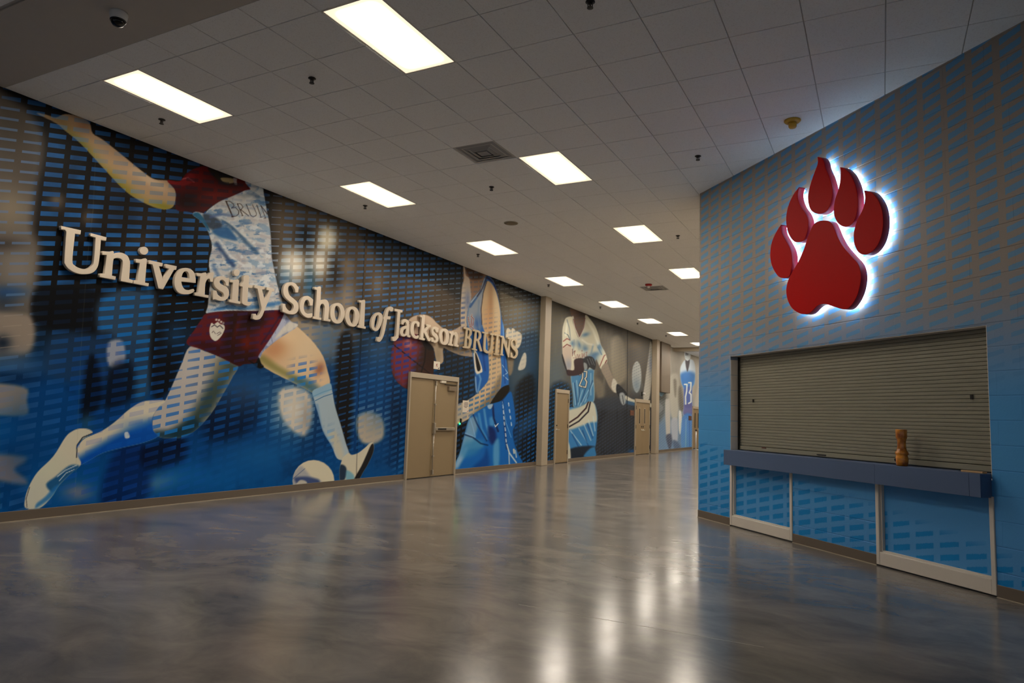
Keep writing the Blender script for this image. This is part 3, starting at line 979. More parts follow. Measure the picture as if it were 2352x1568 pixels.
# amber glazed jar with a long collar
jar = empty('amber_jar', RF @ T(3.549, CT + 0.0005, 0.02), 'glossy amber waisted jar standing on the counter', 'jar')
pr = [(0.040, 0.0), (0.050, 0.004), (0.054, 0.03), (0.056, 0.06), (0.054, 0.085), (0.048, 0.097), (0.056, 0.108), (0.059, 0.120), (0.055, 0.132), (0.044, 0.145),
      (0.039, 0.165), (0.037, 0.20), (0.038, 0.232), (0.041, 0.242), (0.040, 0.248), (0.046, 0.256), (0.049, 0.268), (0.0495, 0.30), (0.050, 0.338), (0.048, 0.342), (0.043, 0.341), (0.041, 0.32)]
MB().lathe(pr, 24, (0, 0, 0), 'y').build('jar_body', M_AMBER, jar, None, True)
MB().lathe([(0.013, 0), (0.016, 0.004), (0.010, 0.010)], 12, (-0.030, 0.055, 0.042)).build('dark_boss', M_BLACK, jar)
wd = MB().box(0, 0.20, 0, 0.014, -0.02, 0.03, 0.002).build('wood_shim', M_WOOD, None, RF @ T(4.17, CT + 0.0005, 0.0))
tag(wd, 'pale wooden shim lying at the end of the counter', 'wood piece')

# ================================================================== CEILING FIXTURES
ORD = ['first', 'second', 'third', 'fourth', 'fifth', 'sixth', 'seventh', 'eighth', 'ninth', 'tenth', 'eleventh']
fr = MB()
for a in ((-0.3025, -0.2855, -0.6075, 0.6075), (0.2855, 0.3025, -0.6075, 0.6075), (-0.2855, 0.2855, -0.6075, -0.5905), (-0.2855, 0.2855, 0.5905, 0.6075)):
    fr.box(*a, -0.004, 0.004)
fr_me = fr.mesh('flange', M_WHITE)
ln_me = MB().box(-0.285, 0.285, -0.59, 0.59, 0.0, 0.003).mesh('lens', M_LENS)
for x, y, row, k in LIGHTS:
    e = empty('ceiling_light', T(x, y, H), '%s lit panel in the row %s' % (ORD[k], 'along the mural wall' if row == 'L' else 'down the middle of the ceiling'),
              'ceiling light', 'recessed ceiling light panels')
    link('flange', fr_me, None, e)
    link('lens', ln_me, None, e)

for n, (x, y) in enumerate(VENTS):
    e = empty('air_vent', T(x, y, H), ['square grey ceiling vent beside the second middle light panel', 'small far ceiling vent next to the red alarm'][n], 'vent', 'square ceiling vents')
    MB().box(-0.3, 0.3, -0.3, 0.3, 0.0, 0.006).build('face_plate', M_VENT, e)
    for q, (ro, ri) in enumerate(((0.275, 0.235), (0.205, 0.165), (0.135, 0.095))):
        m_ = MB()
        z = -0.008 - 0.006 * q
        nn = len(m_.v)
        for r, zz in ((ro, 0.0), (ri, z)):
            m_.v += [(-r, -r, zz), (r, -r, zz), (r, r, zz), (-r, r, zz)]
        for i in range(4):
            j = (i + 1) % 4
            m_.f.append((nn + i, nn + j, nn + 4 + j, nn + 4 + i))
        m_.build('louvre', mat('vent_louvre', (150, 148, 146), rough=0.6) if q == 0 else MATS['vent_louvre'], e)
    MB().box(-0.07, 0.07, -0.07, 0.07, -0.02, 0.0).build('core', MATS['vent_louvre'], e)

SPR = [(0.885, 5.101, 'under the first mural row light'), (3.307, 5.055, 'between the first pair of light panels'), (6.371, 4.996, 'alone at the top of the picture'),
       (0.932, 8.778, 'by the second mural row light'), (3.346, 8.736, 'below the square vent'), (6.397, 8.672, 'near the yellow detector'),
       (0.934, 12.444, 'by the third mural row light'), (5.182, 12.396, 'beside the third middle row light'),
       (0.937, 15.992, 'by the fourth mural row light'), (0.953, 19.696, 'by the fifth mural row light'),
       (0.95, 23.36, 'by the sixth mural row light'), (0.95, 27.02, 'by the seventh mural row light')]
s_me = [MB().lathe([(0.012, 0.0), (0.038, -0.001), (0.040, -0.006), (0.022, -0.012), (0.014, -0.022)], 14).mesh('escutcheon', M_STEEL, True),
        MB().box(-0.022, -0.017, -0.004, 0.004, -0.045, -0.012).box(0.017, 0.022, -0.004, 0.004, -0.045, -0.012).box(-0.022, 0.022, -0.004, 0.004, -0.050, -0.045).box(-0.005, 0.005, -0.005, 0.005, -0.045, -0.02).mesh('yoke', M_DARK),
        MB().lathe([(0.006, -0.050), (0.026, -0.053), (0.026, -0.057), (0.008, -0.060)], 14).mesh('deflector', M_DARK)]
s_me[0].materials.clear()
s_me[0].materials.append(M_DARK)
for x, y, where in SPR:
    e = empty('sprinkler_head', T(x, y, H - 0.006), 'dark ceiling sprinkler head ' + where, 'sprinkler', 'ceiling sprinklers')
    for nm, me in zip(('escutcheon', 'yoke', 'deflector'), s_me):
        link(nm, me, None, e)

e = empty('smoke_detector', T(7.589, 8.013, H - 0.006), 'yellow capped smoke detector on the ceiling above the paw', 'smoke detector')
MB().lathe([(0.085, 0.0), (0.088, -0.012), (0.075, -0.026), (0.045, -0.032)], 24).build('base', M_YELLOW, e, None, True)
MB().lathe([(0.044, -0.032), (0.043, -0.075), (0.034, -0.088), (0.006, -0.090)], 24).build('cap', M_YELLOW, e, None, True)

e = empty('alarm_strobe', T(3.343, 16.70, H - 0.006), 'red fire alarm strobe on the far ceiling', 'fire alarm')
MB().lathe([(0.085, 0.0), (0.085, -0.03), (0.06, -0.045)], 18).build('base', M_STROBE, e, None, True)
MB().lathe([(0.035, -0.045), (0.032, -0.085), (0.012, -0.095)], 14).build('lens', M_WHITEPL, e, None, True)

e = empty('ceiling_speaker', T(2.704, 10.575, H - 0.006), 'round beige ceiling speaker between two tile rows', 'speaker')
MB().lathe([(0.125, 0.0), (0.125, -0.006), (0.115, -0.010)], 28).build('rim', mat('speaker_rim', (170, 158, 132), rough=0.5), e, None, True)
MB().lathe([(0.113, -0.010), (0.06, -0.014), (0.003, -0.015)], 28).build('grille', mat('speaker_grille', (138, 124, 98), rough=0.7), e, None, True)

e = empty('dome_camera', T(2.60, 3.45, H - 0.006), 'white and black dome camera hanging from the plaster ceiling band', 'security camera')
MB().lathe([(0.072, 0.0), (0.074, -0.02), (0.068, -0.055), (0.062, -0.075)], 24).build('housing', M_WHITEPL, e, None, True)
MB().lathe([(0.058, -0.075), (0.055, -0.098), (0.040, -0.118), (0.016, -0.128), (0.002, -0.129)], 24).build('dome', M_GLASSDARK, e, None, True)
MB().lathe([(0.058, -0.0705), (0.0645, -0.0725), (0.0645, -0.08), (0.0585, -0.082)], 24, close=False).build('trim_ring', M_BLACK, e, None, True)

# ================================================================== THINGS ON THE MURAL WALL
def strokes(e, lines, m, z, w=0.006):
    q = MB()
    for (xa, ya, xb, yb) in lines:
        dx, dy = xb - xa, yb - ya
        L = math.hypot(dx, dy) or 1
        nx, ny = -dy / L * w / 2, dx / L * w / 2
        q.prism([(xa + nx, ya + ny), (xa - nx, ya - ny), (xb - nx, yb - ny), (xb + nx, yb + ny)], z, z + 0.0006)
    return q.build('print', m, e)


ya, za = on_left(996, 830)
yb, zb = on_left(1009.5, 846.5)
e = empty('room_sign', LF @ T(ya, zb - 0.02, 0), 'small square white door sign with red letter above double door', 'sign')
W_, H_ = yb - ya, za - zb + 0.03
MB().box(0, W_, 0, H_, 0.0005, 0.010, 0.002).build('plate', M_PAPER, e)
strokes(e, [(W_ * .40, H_ * .30, W_ * .40, H_ * .72), (W_ * .40, H_ * .52, W_ * .60, H_ * .72), (W_ * .46, H_ * .56, W_ * .62, H_ * .30)], M_REDINK, 0.0102, 0.012)
strokes(e, [(W_ * .68, H_ * .10, W_ * .90, H_ * .26), (W_ * .68, H_ * .10, W_ * .90, H_ * .12)], M_INK, 0.0102, 0.010)

ya, za = on_left(1063, 917)
yb, zb = on_left(1076, 947)
e = empty('paper_notice', LF @ T(ya, zb, 0), 'white paper notice with typed lines beside the double door', 'notice')
W_, H_ = yb - ya, za - zb - 0.02
MB().box(0, W_, 0, H_, 0.0005, 0.003).build('sheet', M_PAPER, e)
strokes(e, [(W_ * a, H_ * y, W_ * b, H_ * y) for y, a, b in ((.82, .25, .85), (.72, .2, .9), (.62, .22, .85), (.52, .18, .88), (.42, .3, .7))], M_INK, 0.0032, 0.010)
strokes(e, [(W_ * .75, H_ * .05, W_ * .95, H_ * .16)], M_REDINK, 0.0032, 0.012)

ya, za = on_left(1056, 968)
e = empty('card_reader', LF @ T(ya, za - 0.08, 0), 'slim black card reader with green light by the double door', 'card reader')
MB().box(0, 0.05, 0, 0.15, 0.0005, 0.03, 0.006).build('housing', M_BLACK, e)
MB().box(-0.018, 0.0, 0.015, 0.05, 0.004, 0.022).build('status_light', M_LED, e)

e = empty('wall_fixture', LF @ T(27.0, 2.30, 0), 'small white wall fixture on black plate over far double door', 'fixture')
MB().box(0, 0.10, 0, 0.16, 0.0005, 0.03).build('back_plate', M_BLACK, e)
MB().lathe([(0.05, 0.03), (0.052, 0.10), (0.042, 0.13), (0.01, 0.135)], 16, (0.07, 0.08, 0)).build('lamp_head', M_WHITEPL, e, None, True)

for (u0, v0, u1, v1, lab) in ((1446.5, 941, 1456, 954, 'brown framed plaque beside the windowed double door'), (1581.5, 954.5, 1588, 964, 'brown plaque beside the farthest door')):
    ya, za = on_left(u0, v0)
    yb, zb = on_left(u1, v1)
    zb = min(zb, za - 0.22)
    e = empty('wall_plaque', LF @ T(ya, zb, 0), lab, 'sign', 'brown room plaques')
    W_, H_ = yb - ya, za - zb
    MB().box(0, W_, 0, H_, 0.0005, 0.012, 0.003).build('plate', M_PLAQUE, e)
    MB().box(W_ * .14, W_ * .86, H_ * .14, H_ * .86, 0.0121, 0.015).build('insert', mat('plaque_insert', (112, 62, 40), rough=0.5), e)
    MB().box(W_ * .3, W_ * .7, H_ * .45, H_ * .55, 0.0151, 0.016).build('lettering', mat('plaque_text', (54, 34, 26)), e)

e = empty('stanchion_post', T(0.32, 34.9, 0), 'slim pale stanchion post standing before the farthest door', 'stanchion')
MB().lathe([(0.17, 0.0), (0.17, 0.012), (0.10, 0.028), (0.03, 0.034)], 24).build('base', M_STEEL, e, None, True)
MB().lathe([(0.030, 0.034), (0.030, 0.90)], 16).build('pole', M_WHITE, e, None, True)
MB().lathe([(0.036, 0.90), (0.036, 0.98), (0.020, 0.985)], 16).build('belt_head', M_BLACK, e, None, True)

# ================================================================== MURAL PICTURE
# The print is laid out as soft colour shapes on the wall. Shape outlines were read off the photograph;
# every mesh vertex of the wall is looked up at its own place in that drawing, so the picture is fixed to the wall.
def hash2(ix, iy, seed):
    n = (ix * 374761393 + iy * 668265263 + seed * 974634777) & 0x7fffffff
    n = ((n ^ (n >> 13)) * 1274126177) & 0x7fffffff
    return ((n ^ (n >> 16)) & 0xffff) / 65535.0


def vnoise(x, y, seed=0):
    ix, iy = np.floor(x).astype(np.int64), np.floor(y).astype(np.int64)
    fx, fy = x - ix, y - iy
    fx, fy = fx * fx * (3 - 2 * fx), fy * fy * (3 - 2 * fy)
    a, b = hash2(ix, iy, seed), hash2(ix + 1, iy, seed)
    c, d = hash2(ix, iy + 1, seed), hash2(ix + 1, iy + 1, seed)
    return (a * (1 - fx) + b * fx) * (1 - fy) + (c * (1 - fx) + d * fx) * fy


def fbm(x, y, seed=0, o=4):
    s, a, t = 0, 1.0, 0
    for k in range(o):
        s = s + a * vnoise(x, y, seed + k)
        t += a
        a *= 0.5
        x, y = x * 2.03, y * 2.03
    return s / t


def sm(x, lo, hi):
    t = np.clip((x - lo) / (hi - lo), 0, 1)
    return t * t * (3 - 2 * t)


class Canvas:
    def __init__(self, Y, Z):
        self.Y, self.Z = Y, Z
        P = np.stack([np.zeros_like(Y), Y, Z], 1)
        self.u, self.v = proj(P)
        n = len(Y)
        self.base = np.zeros((n, 3))
        self.bar = np.tile(np.array([38., 100., 160.]), (n, 1))
        self.op = np.zeros(n)
        self.th = np.full(n, 0.5)

    def put(self, a, col):
        a = a[:, None]
        self.base[:] = self.base * (1 - a) + np.asarray(col, float) * a

    def blob(self, cx, cy, rx, ry, col, op=1.0, rot=0.0, clip=None, pw=1.0):
        c, s = math.cos(rot), math.sin(rot)
        dx, dy = self.u - cx, self.v - cy
        x, y = (dx * c + dy * s) / rx, (-dx * s + dy * c) / ry
        a = op * np.exp(-0.7 * (x * x + y * y) ** pw)
        if clip is not None:
            a = a * clip
        self.put(a, col)
        return a

    def mask(self, pts, soft=1.2, smooth=True):
        if isinstance(pts, str):
            pts = [tuple(float(q) for q in t.split()) for t in pts.split(',')]
        if smooth:
            pts = smooth_path([(x, y, True) for x, y in pts], 4)
        p = np.array(pts)
        lo, hi = p.min(0) - 3 * soft, p.max(0) + 3 * soft
        ix = np.where((self.u > lo[0]) & (self.u < hi[0]) & (self.v > lo[1]) & (self.v < hi[1]))[0]
        a = np.zeros(len(self.u))
        if len(ix) == 0:
            return a
        x, y = self.u[ix], self.v[ix]
        d2 = np.full(len(ix), 1e18)
        ins = np.zeros(len(ix), bool)
        for (x1, y1), (x2, y2) in zip(p, np.roll(p, -1, 0)):
            ex, ey = x2 - x1, y2 - y1
            L = ex * ex + ey * ey
            if L < 1e-9:
                continue
            t = np.clip(((x - x1) * ex + (y - y1) * ey) / L, 0, 1)
            d2 = np.minimum(d2, (x - x1 - t * ex) ** 2 + (y - y1 - t * ey) ** 2)
            if y1 != y2:
                ins ^= ((y1 > y) != (y2 > y)) & (x < (x2 - x1) * (y - y1) / (y2 - y1) + x1)
        d = np.sqrt(d2) * np.where(ins, 1, -1)
        a[ix] = sm(d, -soft, soft)
        return a

    def poly(self, pts, col, soft=1.2, op=1.0, clip=None, smooth=True):
        a = self.mask(pts, soft, smooth)
        if clip is not None:
            a = a * clip
        self.put(a * op, col)
        return a

    def line(self, pts, wd, col, op=1.0, clip=None, soft=0.8):
        if isinstance(pts, str):
            pts = [tuple(float(q) for q in t.split()) for t in pts.split(',')]
        p = np.array(pts)
        lo, hi = p.min(0) - wd - 3, p.max(0) + wd + 3
        ix = np.where((self.u > lo[0]) & (self.u < hi[0]) & (self.v > lo[1]) & (self.v < hi[1]))[0]
        a = np.zeros(len(self.u))
        if len(ix) == 0:
            return a
        x, y = self.u[ix], self.v[ix]
        d2 = np.full(len(ix), 1e18)
        for (x1, y1), (x2, y2) in zip(p[:-1], p[1:]):
            ex, ey = x2 - x1, y2 - y1
            L = max(ex * ex + ey * ey, 1e-9)
            t = np.clip(((x - x1) * ex + (y - y1) * ey) / L, 0, 1)
            d2 = np.minimum(d2, (x - x1 - t * ex) ** 2 + (y - y1 - t * ey) ** 2)
        a[ix] = 1 - sm(np.sqrt(d2), max(wd / 2 - soft, 0), wd / 2 + soft)
        if clip is not None:
            a = a * clip
        self.put(a * op, col)
        return a

    def bars(self, a, op=None, th=None, col=None):
        if op is not None:
            self.op[:] = self.op * (1 - a) + op * a
        if th is not None:
            self.th[:] = self.th * (1 - a) + th * a
        if col is not None:
            k = a[:, None]
            self.bar[:] = self.bar * (1 - k) + np.asarray(col, float) * k

    def g(self, cx, cy, rx, ry, pw=1.0):
        return np.exp(-0.7 * (((self.u - cx) / rx) ** 2 + ((self.v - cy) / ry) ** 2) ** pw)


def paint_main(c):
    u, v, Y, Z = c.u, c.v, c.Y, c.Z
    n1 = fbm(Y * 0.9, Z * 0.9, 3)
    n2 = fbm(Y * 2.5 + 9, Z * 2.5, 11)
    # ---------------- blurred ground: near black high up, blue low down
    low = sm(v, 690, 900) * (1 - 0.25 * sm(u, 850, 1100))
    c.base[:] = np.array([15., 12., 11.]) * (0.8 + 0.5 * n1[:, None])
    c.put(low * 0.95, np.array([3., 62., 112.]))
    c.put(sm(v, 990, 1120) * 0.55, (4, 84, 138))
    c.put(sm(n2, 0.52, 0.75) * low * 0.5, (2, 40, 78))
    # bars: everywhere blue on dark, rows thinning and fading here and there
    c.op[:] = 0.8
    c.th[:] = 0.46
    c.bar[:] = (38, 96, 148)
    c.put(sm(fbm(Y * 0.5 + 3, Z * 1.5, 71), 0.45, 0.7) * (1 - low) * 0.5, (48, 40, 34))
    k = sm(fbm(Y * 1.3, Z * 1.1, 61), 0.40, 0.66)
    c.bars(1 - k, None, None, (24, 66, 104))
    c.bars(c.g(420, 720, 95, 90), 0.8, 0.14, (30, 100, 156))
    c.bars(c.g(420, 860, 60, 90), 0.55, 0.12)
    c.bars(c.g(600, 990, 160, 70), 0.40, 0.45, (8, 90, 160))
    c.bars(c.g(300, 1080, 200, 80), 0.25, 0.5, (10, 70, 160))
    c.bars(c.g(640, 1100, 140, 60), 0.10, 0.5, (6, 92, 150))
    c.bars(c.g(230, 880, 150, 110), 0.55, 0.45, (0, 62, 128))
    c.bars(c.g(170, 715, 90, 45, 2), 0.10, 0.4)
    c.bars(c.g(40, 950, 70, 260), 0.12, 0.5, (60, 110, 160))
    c.bars(c.g(900, 620, 110, 60), 0.75, 0.48, (56, 106, 150))
    c.bars(c.g(1000, 900, 60, 110), 0.75, 0.42, (16, 78, 120))
    c.bars(c.g(1205, 720, 60, 90, 2), 0.28, 0.40, (74, 112, 150))
    c.bars(c.g(1205, 870, 60, 80, 2), 0.10, 0.40, (40, 80, 110))
    c.bars(c.g(1205, 990, 50, 60), 0.75, 0.46, (14, 88, 150))
    c.bars(c.g(860, 940, 40, 90), 0.45, 0.42, (14, 90, 150))
    c.bars(c.g(800, 800, 70, 70), 0.6, 0.2, (40, 104, 160))
    c.bars(c.g(1150, 690, 60, 40), 0.3, 0.2, (150, 142, 130))
    k2 = sm(fbm(Y * 2.0, Z * 1.6, 91), 0.34, 0.60)
    c.op[:] *= 0.45 + 0.55 * k2
    d = v - (194 + 0.39 * u)                               # picture rows below the ceiling line
    c.bars(1 - sm(d, 10, 90), 0.35)
    # ---------------- left edge figure, tan and white
    a = c.poly('-60 232, 40 238, 92 300, 96 360, 82 430, 74 520, 92 572, 84 660, 78 770, 60 820, 0 830, -60 830', (98, 86, 76), 18, 0.95)
    c.bars(a, 0.5, 0.24, (84, 108, 138))
    c.blob(30, 310, 70, 80, (64, 54, 44), 0.9, clip=a)
    c.blob(70, 400, 30, 60, (66, 56, 48), 0.6, clip=a)
    c.blob(20, 480, 45, 40, (126, 110, 92), 0.8, clip=a)
    c.blob(40, 620, 45, 60, (122, 110, 100), 0.9, clip=a)
    c.blob(0, 560, 50, 14, (60, 52, 48), 0.8, clip=a)
    c.blob(10, 690, 30, 25, (46, 52, 62), 0.8)
    c.blob(20, 670, 40, 12, (26, 70, 120), 0.6)
    a = c.poly('-50 725, 60 722, 78 750, 74 795, 45 812, -50 790', (134, 117, 104), 9)
    c.bars(a, 0.25, 0.1, (160, 140, 120))
    c.blob(5, 788, 18, 16, (20, 30, 44), 0.9)
    c.blob(30, 840, 60, 22, (58, 84, 112), 0.9)
    c.blob(20, 868, 60, 12, (2, 30, 60), 0.8)
    a = c.poly('-50 884, 55 888, 62 920, 56 955, -50 942', (136, 120, 110), 6)
    c.blob(20, 990, 70, 30, (4, 76, 128), 0.9)
    c.poly('-50 1046, 50 1046, 58 1060, 35 1078, 60 1100, 50 1112, -50 1090', (112, 104, 108), 9)
    c.blob(60, 1000, 40, 80, (0, 52, 96), 0.5)
    # ---------------- dark mass and grey patches behind the letters
    a = c.poly('80 668, 150 655, 230 668, 232 720, 260 770, 160 758, 80 742', (10, 10, 12), 10, 0.92)
    c.bars(a, 0.06)
    a = c.poly('352 640, 372 640, 376 780, 352 900, 340 800', (10, 9, 10), 10, 0.9)
    c.bars(a, 0.25)
    a = c.poly('228 690, 290 660, 352 665, 356 780, 340 905, 300 905, 262 780, 225 760', (48, 68, 88), 14, 0.95)
    c.bars(a, 0.8, 0.42, (12, 98, 158))
    c.poly('120 770, 240 772, 330 790, 330 850, 220 880, 110 860', (34, 56, 82), 16, 0.7)
    c.poly('248 788, 282 784, 286 836, 250 840', (142, 140, 148), 5)
    a = c.poly('200 830, 222 826, 236 920, 186 960', (3, 9, 20), 10, 0.92)
    c.bars(a, 0.2)
    a = c.poly('250 850, 300 830, 308 910, 240 935', (5, 13, 26), 13, 0.85)
    c.bars(a, 0.25)
    c.poly('350 740, 395 720, 430 760, 400 880, 352 910', (12, 10, 12), 12, 0.9)
    c.blob(405, 770, 26, 30, (28, 70, 104), 0.6)
    c.blob(200, 968, 14, 18, (40, 76, 96), 0.7)
    c.blob(130, 460, 14, 16, (130, 112, 92), 0.55)
    c.blob(202, 500, 12, 14, (96, 80, 64), 0.6)
    c.blob(262, 430, 40, 30, (70, 60, 58), 0.35)
    c.blob(335, 560, 40, 60, (78, 66, 56), 0.5)
    c.blob(290, 620, 20, 40, (70, 62, 56), 0.4)
    c.blob(178, 1130, 30, 18, (112, 108, 118), 0.85)
    a = c.blob(360, 1108, 46, 16, (84, 118, 142), 0.75, -0.25)
    c.poly('262 1040, 330 1020, 345 1090, 330 1150, 232 1160', (2, 28, 72), 14, 0.8)
    c.poly('330 1025, 420 1005, 420 1060, 335 1075', (4, 12, 34), 12, 0.85)
    c.poly('470 930, 560 890, 600 940, 560 1000, 480 1010', (4, 18, 40), 20, 0.8)
    c.blob(560, 900, 60, 40, (66, 92, 122), 0.55)
    c.blob(600, 1045, 70, 30, (26, 96, 146), 0.6)
    c.blob(470, 1090, 80, 30, (10, 90, 146), 0.6)
    # ---------------- blurred crowd right of the shirt
    a = c.poly('622 480, 660 440, 780 470, 850 560, 840 700, 790 820, 690 800, 640 700', (92, 77, 62), 26, 0.95)
    c.bars(a, 0.5, 0.38, (70, 104, 138))
    c.bars(c.g(632, 520, 16, 130, 2), 0.5, 0.10, (110, 120, 140))
    c.blob(672, 610, 28, 34, (206, 186, 164), 0.95, pw=1.6)
    c.blob(735, 605, 20, 30, (196, 176, 154), 0.85, pw=1.6)
    c.blob(752, 548, 20, 27, (206, 188, 160), 0.95, pw=1.6)
    for q in ((672, 610, 30, 36), (752, 548, 22, 28), (735, 605, 22, 30)):
        c.bars(c.g(*q), 0.8, 0.62, (222, 208, 192))
    c.blob(797, 612, 17, 18, (124, 104, 84), 0.9, pw=2)
    c.blob(700, 540, 18, 26, (18, 16, 18), 0.8)
    c.blob(770, 635, 14, 30, (36, 28, 22), 0.8)
    c.blob(712, 660, 10, 40, (0, 86, 140), 0.5)
    c.blob(655, 640, 14, 24, (52, 100, 140), 0.6)
    c.blob(690, 735, 34, 40, (150, 128, 106), 0.9)
    c.blob(745, 720, 40, 36, (172, 158, 146), 0.75)
    c.blob(798, 690, 16, 44, (168, 148, 130), 0.7)
    c.blob(745, 790, 34, 44, (92, 116, 140), 0.75)
    c.blob(705, 775, 22, 30, (158, 138, 118), 0.8)
    c.poly('778 780, 808 770, 812 900, 800 1040, 776 1040, 770 900', (22, 18, 18), 8, 0.95)
    c.bars(c.g(792, 920, 16, 120), 0.25, 0.2)
    a = c.poly('640 900, 672 888, 712 905, 716 960, 700 1000, 668 985, 645 950', (190, 174, 158), 7)
    c.bars(c.g(675, 940, 45, 50), 0.8, 0.62, (200, 188, 176))
    c.put(c.g(668, 940, 34, 46) * 0.5, (206, 192, 176))
    c.put(c.g(704, 960, 14, 30) * 0.4, (110, 104, 102))
    a = c.poly('822 955, 850 945, 878 960, 882 1000, 862 1018, 832 1016, 820 990', (176, 158, 138), 6)
    c.bars(c.g(850, 965, 34, 30), 0.7, 0.5, (150, 150, 160))
    c.bars(c.g(850, 1000, 34, 20), 0.1, 0.4)
    # ---------------- ground behind the basketball
    a = c.poly('836 556, 900 590, 1060 655, 1062 760, 960 770, 840 720', (86, 70, 54), 14, 0.9)
    c.bars(a, 0.75, 0.44, (58, 104, 146))
    c.bars(c.g(1030, 690, 36, 50), 0.35, 0.14, (110, 120, 130))
    c.bars(c.g(862, 660, 30, 80), 0.8, 0.28, (84, 126, 172))
    c.poly('836 548, 920 575, 1062 612, 1062 690, 1000 650, 900 620', (30, 24, 20), 10, 0.85)
    c.blob(866, 655, 14, 30, (150, 128, 108), 0.7)
    c.blob(848, 600, 14, 40, (112, 92, 72), 0.6)
    c.blob(870, 790, 30, 60, (72, 96, 122), 0.75)
    c.blob(870, 900, 30, 60, (16, 68, 112), 0.7)
    c.blob(910, 950, 14, 80, (10, 26, 48), 0.8)
    c.poly('1000 800, 1062 790, 1085 860, 1085 900, 1050 935, 1040 880, 1000 850', (34, 36, 40), 9, 0.9)
    c.poly('1045 1000, 1048 985, 1080 955, 1070 1000, 1055 1040, 1044 1075', (14, 14, 14), 2)
    # ---------------- ground right of the basketball player
    c.poly('1150 640, 1250 670, 1250 800, 1165 800', (118, 104, 86), 12, 0.9)
    c.blob(1190, 715, 20, 22, (140, 126, 106), 0.6)
    c.blob(1225, 770, 22, 40, (84, 98, 112), 0.6)
    c.bars(c.g(1205, 745, 44, 50, 2), 0.45, 0.42, (92, 122, 150))
    c.poly('1128 628, 1160 640, 1250 675, 1250 705, 1200 690, 1140 660', (18, 15, 13), 4, 0.95)
    c.line('1150 660, 1180 672, 1235 705', 14, (92, 86, 80), 0.8, soft=6)
    a = c.poly('1165 800, 1250 780, 1250 1080, 1185 1080, 1190 980, 1170 900', (34, 58, 80), 12, 0.95)
    c.blob(1225, 830, 24, 30, (52, 88, 118), 0.6)
    c.blob(1180, 870, 12, 40, (92, 98, 100), 0.5)
    c.blob(1200, 880, 14, 50, (96, 104, 106), 0.6)
    c.poly('1185 890, 1222 860, 1225 930, 1190 965', (18, 20, 22), 8, 0.9)
    c.poly('1195 1010, 1250 980, 1250 1085, 1190 1085', (10, 16, 22), 8, 0.9)
    c.blob(1240, 760, 8, 100, (112, 108, 100), 0.6)
    for q in ('1163 757, 1172 756, 1180 780, 1170 800, 1162 790', '1174 758, 1184 760, 1186 800, 1178 808', '1184 762, 1198 768, 1196 790, 1186 800'):
        c.poly(q, (206, 188, 164), 1.6)
    c.poly('1190 845, 1202 812, 1209 815, 1207 842, 1196 850', (196, 184, 168), 1.6)
    c.poly('1166 795, 1180 800, 1178 850, 1168 858', (134, 116, 96), 3)
    # ---------------- SOCCER PLAYER
    skin = (160, 128, 100)
    arm = c.poly('84 260, 108 264, 128 270, 150 262, 185 268, 206 283, 213 306, 238 322, 282 357, 330 396, 356 412, 390 416, 402 436, 403 460, 394 477, 370 480, 330 465, 288 438, 236 384, 186 330, 150 300, 128 282', skin, 1.4)
    c.blob(180, 330, 60, 14, (104, 100, 40), 0.9, 0.8, arm)
    c.blob(270, 425, 70, 15, (112, 100, 30), 0.9, 0.66, arm)
    c.blob(372, 474, 30, 9, (120, 112, 30), 0.8, 0.2, arm)
    c.blob(345, 412, 45, 12, (202, 172, 142), 0.7, 0.55, arm)
    c.blob(130, 275, 40, 14, (112, 84, 56), 0.7, 0.5, arm)
    c.blob(190, 290, 18, 14, (128, 88, 62), 0.7, 0, arm)
    c.bars(arm, 0.55, 0.45, (84, 112, 126))
    c.bars(c.g(250, 350, 40, 30) * arm, 0.3)
    red = c.poly('384 414, 412 416, 426 400, 445 388, 480 380, 520 392, 580 412, 584 434, 545 447, 505 462, 475 482, 462 492, 430 486, 404 480, 404 440', (94, 16, 15), 1.4)
    c.poly('384 414, 412 416, 436 398, 448 404, 440 420, 412 428, 395 424', (128, 28, 30), 2.5, 0.8, red)
    c.line('405 414, 432 408, 446 418', 3, (190, 110, 110), 0.6, red)
    c.blob(430, 462, 34, 22, (26, 10, 9), 0.9, 0, red)
    c.blob(520, 418, 24, 9, (24, 10, 9), 0.85, 0.3, red)
    c.blob(490, 448, 30, 7, (124, 26, 16), 0.7, -0.2, red)
    c.blob(452, 402, 10, 20, (112, 18, 16), 0.6, 0, red)
    c.bars(red, 0.6, 0.42, (26, 24, 34))
    c.poly('480 384, 520 398, 540 404, 530 422, 505 416, 484 398', (38, 30, 22), 3)
    c.poly('508 408, 535 410, 540 418, 526 421, 512 417', (152, 128, 92), 1.6)
    c.poly('536 408, 546 412, 545 424, 538 422', (150, 130, 124), 1.4)
    c.poly('546 410, 570 420, 574 432, 548 428', (84, 16, 14), 1.2)
    sh_ = c.poly('443 493, 450 486, 470 490, 478 482, 502 464, 530 452, 562 438, 575 434, 564 420, 568 416, 600 428, 606 446, 612 480, 618 510, 622 545, 624 590, 629 615, 636 650, 648 692, 652 712, 620 712, 590 716, 540 713, 500 716, 474 719, 477 704, 481 668, 483 640, 480 600, 487 568, 481 540, 474 524, 462 508', (186, 178, 172), 1.3, smooth=True)
    nx = fbm(u * 0.045, v * 0.085 - u * 0.02, 21)
    ny = fbm(u * 0.03 + 7, v * 0.11 + 3, 31)
    c.put(sm(nx, 0.52, 0.66) * sh_ * 0.55, (104, 134, 164))
    c.put(sm(ny, 0.57, 0.65) * sh_ * 0.7, (56, 96, 138))
    c.put(sm(1 - nx, 0.56, 0.70) * sh_ * 0.55, (166, 152, 152))
